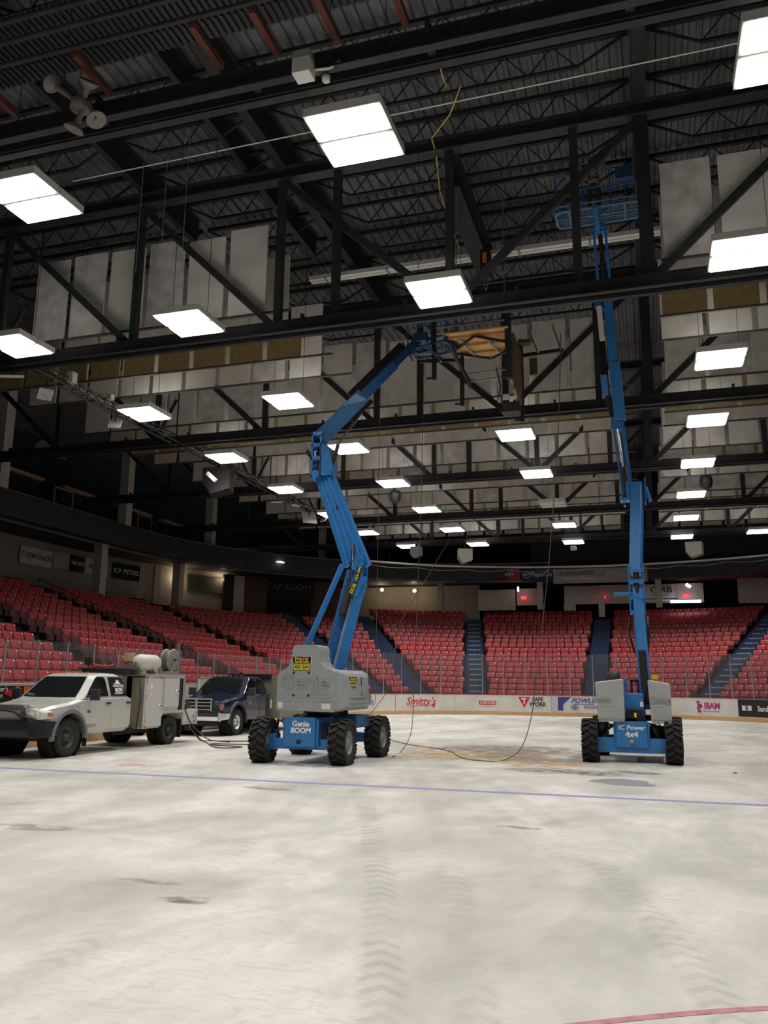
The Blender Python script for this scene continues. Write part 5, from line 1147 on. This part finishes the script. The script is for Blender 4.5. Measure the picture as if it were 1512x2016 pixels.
def pickup(par, paint, glassm, p):
    """local frame: x forward, y to the driver's side; cab and front end only"""
    H = p['dz']; fx_ = 2.15
    def sec(x, w, zl, zs, zt, tw=.86):
        return [(x, -w*.92, zl), (x, -w, zl+.10), (x, -w, zs-.16), (x, -w*.965, zs-.03), (x, -w*tw, zs+.02), (x, 0, zt), (x, w*tw, zs+.02), (x, w*.965, zs-.03), (x, w, zs-.16), (x, w, zl+.10), (x, w*.92, zl)]
    ss = [sec(3.10, .82, .74, .98, 1.03+H), sec(3.0, .90, .66, 1.05, 1.12+H), sec(2.6, .96, .60, 1.13, 1.20+H), sec(2.1, .98, .55, 1.19, 1.26+H), sec(1.72, .98, .50, 1.27, 1.31+H), sec(1.2, .98, .47, 1.31, 1.32), sec(-.05, .98, .47, 1.31, 1.32), sec(-.25, .95, .52, 1.30, 1.31)]
    bm_ = MB(); bm_.loft(ss, 0, False); body = bm_.build('body', paint, par)
    cs = []
    for s in (-1, 1):
        c = MB(); c.rod((fx_, s*.55, .44), (fx_, s*1.3, .44), .55, 28); co_ = c.build('cutter', paint, par); cs.append(co_)
    boolcut(body, cs)
    b = body.modifiers.new('bevel', 'BEVEL'); b.width = .025; b.segments = 3; b.limit_method = 'ANGLE'; b.angle_limit = .35
    for s in (-1, 1): MB().lathe([(0, 0), (.55, 0), (.55, s*.38)], (fx_, s*.56, .44), (0, 1, 0), 28).build('wheel_well', blackm, par)
    m = MB(); m.bx((2.7, -.6, .5), (-.2, .6, .62)); m.bx((fx_-.5, -.66, .55), (fx_+.5, .66, 1.0)); m.rod((fx_, -.8, .38), (fx_, .8, .38), .06, 8); m.lathe([(0, -.15), (.14, -.1), (.16, 0), (.14, .1), (0, .15)], (fx_+.05, -.25, .38), n=12); m.build('underbody', blackm, par)
    def rr(x0, x1, w, z, k=.12):
        return [(x0+k, -w, z), (x1-k, -w, z), (x1, -w+k*1.2, z), (x1+.03, 0, z), (x1, w-k*1.2, z), (x1-k, w, z), (x0+k, w, z), (x0, w-k, z), (x0, -w+k, z)]
    g = MB(); g.loft([rr(-.22, 1.78, .92, 1.28), rr(-.16, 1.50, .86, 1.50), rr(-.10, 1.22, .78, 1.74), rr(-.04, 1.08, .73, 1.83), rr(.04, .95, .66, 1.875), rr(.2, .75, .45, 1.90)], 0, False); cab = g.build('cab_roof', paint, par, .02, 3)
    wy = lambda z: .92-.06*(z-1.28)/.22 if z < 1.5 else (.86-.08*(z-1.5)/.24 if z < 1.74 else .78-.05*(z-1.74)/.09)
    def wx(z): return 1.78-.28*(z-1.28)/.22 if z < 1.5 else (1.50-.28*(z-1.5)/.24 if z < 1.74 else 1.22-.14*(z-1.74)/.09)
    # windscreen
    w = MB(); rows = []
    for z in (1.33, 1.5, 1.74, 1.80):
        ww = wy(z)-.16; rows.append([(wx(z)+.012, -ww, z+.005), (wx(z)+.042, -ww*.5, z+.005), (wx(z)+.050, 0, z+.005), (wx(z)+.042, ww*.5, z+.005), (wx(z)+.012, ww, z+.005)])
    vs = [q for r in rows for q in r]; w.add(vs, [(j*5+i, j*5+i+1, (j+1)*5+i+1, (j+1)*5+i) for j in range(3) for i in range(4)], 0, True); w.build('windscreen', glassm, par)
    def win(pts, nm, s, off=.016, mm=None):
        q = MB(); zs = sorted(set([z for _, z in pts])); n = len(pts)
        vs = [(x, s*(wy(z)+off), z) for x, z in pts]+[(x, s*(wy(z)+off-.02), z) for x, z in pts]
        q.add(vs, [tuple(range(n)), tuple(range(2*n-1, n-1, -1))]+[(i, (i+1) % n, n+(i+1) % n, n+i) for i in range(n)]); return q.build(nm, mm or glassm, par)
    for s in (1, -1):
        win([(1.52, 1.34), (.68, 1.34), (.70, 1.74), (.74, 1.80), (1.00, 1.80), (1.10, 1.74), (1.38, 1.5)], 'front_window', s)
        win([(.56, 1.34), (-.08, 1.34), (-.06, 1.5), (.0, 1.74), (.06, 1.80), (.56, 1.80), (.57, 1.74)], 'rear_window', s)
        for x0, x1, nm in ((.63, 1.60, 'front_door'), (-.20, .59, 'rear_door')):
            d = MB(); xx = x1 if nm == 'front_door' else x1; d.prism([(x0, .56), (x1, .56), (x1, 1.27), (x0, 1.27)] if nm == 'front_door' else [(x0+.08, .56), (x1, .56), (x1, 1.27), (x0, 1.27)], lambda x, z, y: (x, y, z), s*.975, s*.988); do = d.build(nm, paint, par, .006)
            h = MB(); h.box((x0+.13, s*1.0, 1.17), (.17, .03, .05)); h.build('handle', plast, do, .01)
    for s in (1, -1):
        fl = MB(); n = 16; vs = []
        for i in range(n+1):
            a = PI*(i/n)*1.06-.10
            for r_, yy in ((.54, .93), (.54, 1.02), (.62, 1.01), (.65, .95)): vs.append((fx_+r_*math.cos(a), s*yy, .44+r_*math.sin(a)))
        fl.add(vs, [(j*4+i, j*4+(i+1) % 4, (j+1)*4+(i+1) % 4, (j+1)*4+i) for j in range(n) for i in range(4)]); fl.build('fender_flare', p['flare'], par)
        tyre(par, fx_, s*.84, p['R'], .26, s, p['rim'], None)
        m = MB(); m.box((1.50, s*1.13, 1.38), (.10, .24, .26)); m.box((1.52, s*1.0, 1.34), (.05, .2, .05)); m.build('wing_mirror', plast, par, .02)
    for y in (-.42, -.22, 0, .22, .42): MB().box((.92, y, 1.905), (.07, .07, .025)).build('roof_marker_light', amber, par, .006)
    m = MB(); m.tube([(1.72, .25, 1.34), (1.55, .0, 1.45)], .008, 4); m.tube([(1.72, -.35, 1.34), (1.56, -.1, 1.45)], .008, 4); m.build('wipers', blackm, par)
RZ = -PI/2
# --- silver service truck
st = thing('service_truck', 'dusty silver crew-cab service truck with white utility body and air tank', 'truck', (-13.73, 18.8, 0), RZ)
pickup(st, silver, glassd, dict(dz=0., flare=mat('grey_flare', (.16, .165, .17), .6), R=.43, rim=mat('dark_wheel', (.05, .05, .052), .6)))
m = MB(); m.prism([(-.56, .84), (.56, .84), (.62, .93), (.60, 1.10), (.5, 1.17), (-.5, 1.17), (-.60, 1.10), (-.62, .93)], YZ, 2.98, 3.20); gr = m.build('grille_surround', mat('dark_mesh_chrome', (.16, .16, .17), .35, .6), st, .02); mt_ = MB()
for s in (1, -1): mt_.bx((3.0, s*.60, .86), (3.19, s*.66, 1.12))
mt_.build('chrome_edge', chrome, gr, .01)
m = MB(); m.bx((3.19, -.48, .88), (3.215, .48, 1.06)); m.build('grille_mesh', mat('dusty_mesh', (.35, .33, .27), .8), gr)
for s in (1, -1):
    m = MB(); m.prism([(s*.60, .84), (s*.95, .86), (s*.985, 1.02), (s*.66, 1.10)], YZ, 2.78, 3.14); hl = m.build('headlight', mat('headlight_glass', (.72, .70, .62), .2), st, .015); m = MB(); m.prism([(s*.93, .90), (s*.97, .92), (s*.99, 1.0), (s*.94, 1.02)], YZ, 2.76, 2.92); m.build('indicator', amber, hl)
    m = MB()
    for yy in (.72, .86): m.lathe([(.075, 0), (.06, .012), (0, .02)], (3.135, s*yy, .965), (1, 0, 0), 14)
    m.build('lamp_lenses', mat('clear_lens', (.80, .79, .74), .12), hl)
m = MB(); m.prism([(2.95, .40), (3.28, .48), (3.34, .62), (3.30, .84), (2.95, .86)], lambda x, z, y: (x, y, z), -.80, .80); m.loft([[(2.55, .9, .50), (2.55, 1.02, .50), (2.55, 1.02, .80), (2.55, .9, .80)], [(3.0, .86, .46), (3.02, .98, .46), (3.02, .98, .84), (3.0, .86, .84)], [(3.28, .70, .48), (3.30, .80, .50), (3.28, .80, .84), (3.28, .70, .84)]], 0, False)
m.loft([[(2.55, -.9, .50), (2.55, -1.02, .50), (2.55, -1.02, .80), (2.55, -.9, .80)], [(3.0, -.86, .46), (3.02, -.98, .46), (3.02, -.98, .84), (3.0, -.86, .84)], [(3.28, -.70, .48), (3.30, -.80, .50), (3.28, -.80, .84), (3.28, -.70, .84)]], 0, False); bp_ = m.build('front_bumper', mat('black_bumper', (.007, .007, .008), .35), st, .02)
m = MB(); m.tube([(3.2, .62, .84), (3.30, .42, 1.02), (3.32, .2, 1.06), (3.32, -.2, 1.06), (3.30, -.42, 1.02), (3.2, -.62, .84)], .032, 8); m.tube([(3.15, .88, .84), (3.30, .45, .98)], .026, 8); m.build('grille_guard', black, bp_)
m = MB(); m.lathe([(0, .0), (.06, .0), (.07, -.02)], (3.31, .55, .66), (1, 0, 0), 12); m.lathe([(0, .0), (.06, .0), (.07, -.02)], (3.31, -.55, .66), (1, 0, 0), 12); m.build('fog_lights', grey, bp_)
text('badge', 'CUMMINS TURBO', .055, grey, st, (2.05, .985, 1.12), (PI/2, 0, PI), .003); MB().box((1.50, .985, .99), (.14, .01, .06)).build('badge_plate', mat('dark_badge', (.12, .06, .05), .5), st); text('door_lettering', 'WELDING SERVICE\nBRANDON MB', .05, grey, st, (1.40, .995, .66), (PI/2, 0, PI), .002)
o = text('window_lettering', 'HAMILTON', .085, whitet, st, (.24, .868, 1.58), (PI/2-.27, 0, PI), .002, .002); text('window_lettering', 'IRON', .12, whitet, st, (.24, .895, 1.48), (PI/2-.27, 0, PI), .002, .006); text('window_lettering', '204.728.1517', .06, whitet, st, (.24, .91, 1.40), (PI/2-.27, 0, PI), .002, .002)
m = MB(); m.prism([(.10, 1.63), (.16, 1.66), (.20, 1.74), (.24, 1.70), (.28, 1.74), (.32, 1.66), (.38, 1.63)], lambda x, z, y: (x, .845-.0-.30*(z-1.63)+y, z), 0., .006); m.build('window_emblem', whitet, st)
svc = mat('white_utility_body', (.60, .58, .53), .45, noise=.06)
ub = MB(); 
for s in (1, -1):
    ub.prism([(-.78, .48), (-.78, 1.84), (-2.75, 1.84), (-2.75, .90), (-2.70, .86), (-2.62, .84), (-1.72, .84), (-1.66, .76), (-1.55, .48)], lambda x, z, y: (x, y, z), s*.42, s*.99)
ub.bx((-2.75, -.42, .62), (-.78, .42, .72)); ub.bx((-.84, -.98, .6), (-.78, .98, 1.84)); u = ub.build('utility_body', svc, st, .01)
MB().bx((-2.78, .4, 1.84), (-.74, 1.02, 1.90)).build('top_rail', alum, u, .01)
m = MB(); m.bx((-.777, .60, .52), (-.765, .98, 1.80)); m.build('tread_plate', mat('tread_plate', (.42, .37, .26), .5, .5), u)
for x0, x1, z0, z1, nm in ((-1.62, -.84, .52, 1.78, 'locker_door'), (-2.42, -1.66, 1.02, 1.78, 'locker_door')):
    d = MB(); d.bx((x0, .99, z0), (x1, 1.012 if x0 > -2 else 1.045, z1)); dd_ = d.build(nm, mat('door_white', (.58, .57, .56), .4), u, .008); h = MB(); h.lathe([(0, .03), (.05, .025), (.055, 0)], ((x0+.10) if x0 > -2 else (x0+.14), 1.015 if x0 > -2 else 1.05, z0+.52 if x0 > -2 else z0+.40), (0, 1, 0), 14); h.build('latch', chrome, dd_); h = MB()
    for z in (z0+.12, z1-.5, z1-.12): h.rod((x1-.01, 1.02, z), (x1-.01, 1.02, z+.07), .012, 6)
    h.build('hinge', steel, dd_)
m = MB(); m.bx((-1.10, 1.013, 1.50), (-1.01, 1.018, 1.63)); m.bx((-1.08, 1.013, 1.34), (-1.02, 1.018, 1.40)); m.build('sticker', whitet, u); m = MB()
for x, z in ((-.86, 1.80), (-.86, .52), (-1.55, 1.80)): m.box((x, 1.0, z), (.07, .04, .05))
m.build('marker_reflector', amber, u)
MB().bx((-2.70, .985, .92), (-2.46, .996, 1.78)).build('open_locker', blackm, u); MB().bx((-2.78, .5, .9), (-2.74, 1.02, 1.86)).build('end_post', alum, u)
m = MB(); m.bx((-3.60, -.98, .84), (-2.75, .98, .92)); m.bx((-3.50, .55, .50), (-2.80, .98, .86)); m.bx((-3.50, -.98, .50), (-2.80, -.55, .86)); m.bx((-3.62, -.98, .48), (-3.56, .98, .92)); dk = m.build('tail_deck', svc, st, .01)
m = MB(); m.bx((-3.46, .98, .56), (-2.84, .99, .82)); d2 = m.build('locker_door', MATS['door_white'], dk, .006); m = MB(); m.box((-3.35, 1.0, .72), (.05, .02, .10)); m.build('latch', steel, d2); MB().box((-3.4, .995, .58), (.08, .01, .04)).build('reflector', redm, d2)
MB().bx((-3.66, .6, .3), (-3.56, .75, .95)).build('tail_post', mat('brown_post', (.12, .08, .05), .7), dk)
m = MB(); m.box((-3.0, .80, 1.02), (.35, .2, .2)); m.box((-3.05, .8, 1.16), (.5, .12, .08)); m.lathe([(0, -.15), (.08, -.15), (.08, .15), (0, .15)], (-2.95, .85, 1.02), (0, 1, 0), 12); m.tube([(-3.2, .8, 1.1), (-3.45, .75, 1.12), (-3.6, .7, 1.0)], .03, 6); m.build('bench_vise', mat('vise_iron', (.05, .048, .045), .5, .5), dk, .008)
m = MB()
for q in range(14):
    a = q*.45; m.tube([(-3.68+.03*math.sin(a), .45+.03*q, .95), (-3.78, .45+.03*q+.05*math.sin(a*2), .70), (-3.74+.05*math.sin(a), .5+.02*q, .45), (-3.72, .52+.02*q, .30)], .018, 5)
m.build('coiled_cable', blackm, dk); m = MB(); m.tube([(-3.62, .6, .98), (-3.8, .65, .9), (-3.78, .62, .75), (-3.86, .6, .6)], .016, 5); m.tube([(-3.62, .7, .98), (-3.75, .8, .86), (-3.80, .75, .7)], .014, 5); m.build('red_hose_loop', redhose, dk)
for s in (1, -1):
    tyre(st, -2.17, s*.84, .385, .24, s, mat('dusty_dark_wheel', (.04, .038, .035), .7), None, True); tyre(st, -2.17, s*.56, .385, .22, s, MATS['dusty_dark_wheel'], None, True)
    m = MB(); m.bx((-2.78, s*.95, .16), (-2.74, s*.5, .66)); m.build('mud_flap', blackm, st); m = MB(); m.bx((1.52, s*.90, .20), (1.56, s*1.0, .60)); m.build('mud_flap', blackm, st)
m = MB(); m.bx((-3.4, -.4, .42), (1.6, -.3, .60)); m.bx((-3.4, .3, .42), (1.6, .4, .60)); m.bx((.1, .55, .36), (-1.5, .7, .5)); m.rod((-2.17, -.7, .38), (-2.17, .7, .38), .07, 8); m.lathe([(0, -.2), (.17, -.1), (.18, 0), (.17, .1), (0, .2)], (-2.17, 0, .38), (1, 0, 0), 12); m.build('frame_rails', blackm, st)
MB().tube([(-.6, .93, 1.8), (-.62, .98, 1.3), (-.6, .96, .9), (-.55, .95, .45)], .02, 5).build('exhaust_pipe', plast, st)
m = MB()
for y in (-.5, .6): m.bx((-.40, y-.03, 1.80), (-.34, y+.03, 2.02))
m.bx((-.72, -.8, 2.0), (-.30, .85, 2.05)); m.bx((-.70, -.7, 1.86), (-.36, .7, 2.0)); m.build('headache_rack', mat('dark_rack', (.05, .05, .05), .6), st, .01)
# things on the truck
th = thing('air_tank', 'white horizontal air tank on top of the service body', 'tank', (-13.0, 20.0, 1.90)); m = MB(); m.lathe([(0, -.50), (.10, -.49), (.18, -.43), (.215, -.34), (.215, .34), (.18, .43), (.10, .49), (0, .50)], (0, 0, .30), (0, 1, 0), 24); m.build('vessel', mat('tank_white', (.62, .60, .54), .35), th)
for y in (-.3, .3): MB().box((0, y, .06), (.3, .06, .14)).build('foot', offw, th); m = MB()
for y in (-.42, -.25, .1, .36): m.rod((0, y, .5), (0, y, .60), .015, 6)
m.rod((0, -.5, .3), (0, -.66, .3), .02, 6); m.lathe([(0, .03), (.05, .03), (.05, 0)], (.2, .1, .1), (1, 0, 0), 12); m.build('fittings', steel, th)
th = thing('hose_reel', 'grey steel hose reel standing behind the air tank on the service body', 'hose reel', (-12.98, 21.1, 1.90)); reelm = mat('reel_grey', (.30, .30, .27), .45, .3)
for s, nm in ((.11, 'flange'), (-.11, 'flange')): m = MB(); m.lathe([(0, -.012), (.30, -.012), (.33, 0), (.30, .012), (0, .012)], (s, 0, .38), (1, 0, 0), 32); m.lathe([(.24, .0), (.25, .02), (.27, .02), (.28, 0)], (s, 0, .38), (1, 0, 0), 32); m.build(nm, reelm, th)
MB().lathe([(.20, -.10), (.26, -.1), (.26, .1), (.20, .10)], (0, 0, .38), (1, 0, 0), 24).build('wound_hose', mat('wound_hose', (.12, .11, .09), .8), th); MB().lathe([(0, .02), (.05, .02), (.06, -.02)], (.18, 0, .38), (1, 0, 0), 14).build('hub', blackm, th); m = MB(); m.bx((-.2, -.2, 0), (.2, .2, .08)); m.beam((.19, -.2, .05), (.19, 0, .38), .03, .05); m.beam((.19, .2, .05), (.19, 0, .38), .03, .05); m.build('stand', reelm, th)
m = MB(); m.beam((-13.35, 19.55, 1.92), (-13.3, 19.6, 2.24), .05, .05); bh = m; tb = tag(bh.build('push_broom', woodm), 'broom with straw-coloured bristles standing bristles-up behind the silver cab', 'broom')
MB().box((-13.3, 19.62, 2.34), (.12, .34, .22)).build('bristles', mat('straw', (.42, .30, .15), .9), tb)
th = thing('work_light', 'small black square work light on the rack behind the silver cab', 'lamp', (-14.05, 18.9, 2.05)); MB().box((0, 0, .16), (.20, .12, .20)).build('housing', blackm, th, .015); MB().rod((0, 0, 0), (0, 0, .08), .02, 6).build('stem', black, th)
tag(MB().tube([(-13.9+.25*math.cos(a*.5)+.02*a, 19.0+.15*math.sin(a*.5), 2.10+.03*math.sin(a)) for a in range(16)], .025, 5).build('red_hose', redhose), 'tangle of red hose lying on the rack behind the silver cab', 'hose')
# --- navy truck
nt = thing('pickup_truck', 'dark navy truck with chrome grille and bumper, behind the silver service truck', 'truck', (-13.88, 27.45, 0), RZ)
pickup(nt, navy, glassd, dict(dz=.06, flare=mat('navy_flare', (.03, .032, .04), .5), R=.42, rim=mat('bright_wheel', (.60, .60, .60), .3, .7)))
m = MB(); m.prism([(-.50, .80), (.50, .80), (.56, 1.14), (.46, 1.19), (-.46, 1.19), (-.56, 1.14)], YZ, 3.04, 3.12); m.build('grille_opening', blackm, nt); m = MB(); m.bx((3.10, -.04, .78), (3.16, .04, 1.20))
for z in (.82, .93, 1.04): m.bx((3.12, -.5, z), (3.15, .5, z+.03))
m.bx((3.08, -.52, 1.14), (3.15, .52, 1.19)); m.bx((3.08, -.54, .78), (3.13, -.49, 1.17)); m.bx((3.08, .49, .78), (3.13, .54, 1.17)); m.build('grille_bars', chrome, nt, .008)
for s in (1, -1):
    m = MB(); m.prism([(s*.58, .80), (s*.88, .80), (s*.90, 1.0), (s*.60, 1.0)], YZ, 2.98, 3.09); hl = m.build('headlight', mat('dark_headlight', (.18, .18, .18), .15), nt, .01); m = MB(); m.prism([(s*.78, .82), (s*.89, .82), (s*.90, .98), (s*.79, .98)], YZ, 2.97, 3.10); m.build('indicator', mat('pink_lens', (.35, .12, .10), .3), hl)
m = MB(); m.prism([(2.85, .44), (3.22, .48), (3.28, .60), (3.24, .74), (2.85, .74)], lambda x, z, y: (x, y, z), -.84, .84)
for s in (1, -1): m.loft([[(3.23, s*.80, .48), (3.23, s*.86, .50), (3.23, s*.86, .73), (3.23, s*.80, .74)], [(3.0, s*.90, .50), (3.0, s*.98, .52), (3.0, s*.98, .72), (3.0, s*.90, .74)], [(2.72, s*.94, .52), (2.72, s*1.0, .54), (2.72, s*1.0, .70), (2.72, s*.94, .72)]], 0, False)
bb = m.build('front_bumper', chrome, nt, .02); MB().bx((3.27, -.28, .52), (3.285, .05, .68)).build('plate_recess', blackm, bb)
m = MB(); m.bx((2.9, -.75, .32), (3.18, .75, .46)); m.build('air_dam', blackm, nt, .02)
MB().rod((.3, .1, 1.93), (.3, .1, 2.02), .06, 10).build('roof_beacon', blackm, nt)
m = MB(); m.bx((-.62, -1.22, .45), (-.50, 1.28, 1.90)); hb = m.build('box_front', mat('olive_grey_panel', (.20, .19, .14), .6), nt, .01); m = MB(); m.bx((-3.4, -1.22, .45), (-.62, 1.28, 1.88)); m.build('cargo_box', MATS['olive_grey_panel'], nt, .02); MB().bx((-.5, -.8, 1.80), (-.42, .9, 1.98)).build('visor_board', blackm, nt)
for s in (1, -1): tyre(nt, -2.2, s*.88, .385, .24, s, MATS['dusty_dark_wheel'], None, True)
m = MB(); m.bx((-3.2, -.4, .4), (1.6, .4, .5)); m.build('frame_rails', blackm, nt); m = MB(); m.beam((-.30, .995, .80), (-.30, 1.0, 1.10), .02, .05); m.build('white_door_strip', whitet, nt); MB().box((1.35, .99, 1.02), (.12, .01, .035)).build('badge', alum, nt)
gt = thing('rink_gate', 'tall plain white gate panel in the side boards, left of the navy truck', 'gate', (-15.36, 26.9, 0)); MB().bx((0, 0, .05), (.08, 1.75, 1.86)).build('gate_panel', boardm, gt, .01); m = MB(); m.bx((-.01, 0, 1.80), (.09, 1.75, 1.87)); m.build('cap_rail', offw, gt); m = MB(); m.beam((.09, .2, 1.2), (.09, .5, .9), .02, .05); m.build('latch_bar', steel, gt)
m = MB(); 
for x, y in ((-15.5, 25.2), (-15.5, 26.0), (-15.5, 28.6)): pass
tag(MB().bx((-15.52, 25.55, 1.6), (-15.40, 25.65, 3.0)).build('gate_post', alum), 'tall double aluminium post at the rink gate, left of the navy truck', 'post')
# ---------------------------------------------------------------- hoses, cables and wires
def cable(name, pts, r, m, label, cat='cable'):
    # smooth through the points
    P = [Vector(p) for p in pts]; out = []
    for i in range(len(P)-1):
        p0 = P[max(i-1, 0)]; p1 = P[i]; p2 = P[i+1]; p3 = P[min(i+2, len(P)-1)]
        for k in range(8):
            t = k/8; out.append(.5*((2*p1)+(-p0+p2)*t+(2*p0-5*p1+4*p2-p3)*t*t+(-p0+3*p1-3*p2+p3)*t**3))
    out.append(P[-1]); return tag(MB().tube(out, r, 5).build(name, m), label, cat)
cable('air_hose', [(-13.1, 22.4, .5), (-12.7, 22.5, .05), (-12.2, 22.0, .015), (-11.2, 20.6, .015), (-10.7, 20.3, .015), (-10.5, 20.9, .015), (-11.3, 21.0, .02), (-11.7, 21.5, .015), (-10.5, 21.6, .015), (-9.2, 21.6, .015), (-8.2, 20.9, .015)], .018, hosem, 'grey hose looped on the ice between the service truck and the left lift', 'hose')
cable('air_hose', [(-13.0, 22.45, .5), (-12.5, 22.7, .04), (-11.8, 22.6, .015), (-10.8, 23.2, .015), (-9.5, 23.6, .015), (-8.4, 23.8, .015)], .018, hosem, 'grey hose running straight behind the looped one toward the left lift', 'hose')
cable('power_cable', [(-12.75, 21.65, .95), (-12.70, 22.0, .5), (-12.6, 22.4, .05), (-12.3, 22.6, .015), (-11.6, 22.3, .015)], .015, blackm, 'black cable hanging from the rear of the service body to the ice')
cable('power_cable', [(-8.0, 25.75, .015), (-6.6, 23.6, .015), (-5.17, 22.1, .015), (-4.3, 20.0, .015), (-3.6, 19.45, .015), (-3.3, 19.9, .015), (-3.0, 20.6, .25), (-2.78, 20.9, 1.0), (-2.65, 21.0, 2.0), (-2.3, 21.0, 4.5), (-1.95, 21.0, 7.9), (-1.8, 21.2, 10.9)], .011, hosem, 'long thin cable from the ice up to the truss, left of the right-hand lift')
cable('power_cable', [(-5.9, 19.6, .015), (-6.1, 21.0, .03), (-5.95, 21.4, .5), (-5.85, 21.3, 1.6), (-5.7, 21., 3.5), (-5.6, 21., 6.0), (-5.55, 21.1, 9.6)], .010, hosem, 'thin hanging cable right of the left boom, dropping to the ice')
tag(MB().rod((-6.8, 21, 1.2), (-6.83, 21.2, 10.8), .008, 5).build('plumb_wire', hosem), 'thin vertical wire just right of the left boom', 'wire')
tag(MB().tube([(-5.0, 21.9, 5.6), (-6.2, 21.2, 3.3), (-6.3, 20.4, 1.5), (-6.35, 19.0, .9)], .008, 5).build('thin_line', hosem), 'thin slanting line from the left lift up past the far seats', 'wire')
for x, y, z0, lb_ in ((-12.3, 17.2, 12.2, 'left'), (-11.7, 17.4, 12.0, 'middle'), (-11.0, 17.3, 12.4, 'right')):
    tag(MB().rod((x, y, z0), (x, y, 16.0), .006, 4).build('hanging_wire', grey), 'thin wire hanging from the deck above the left acoustic panels, %s one' % lb_, 'wire')
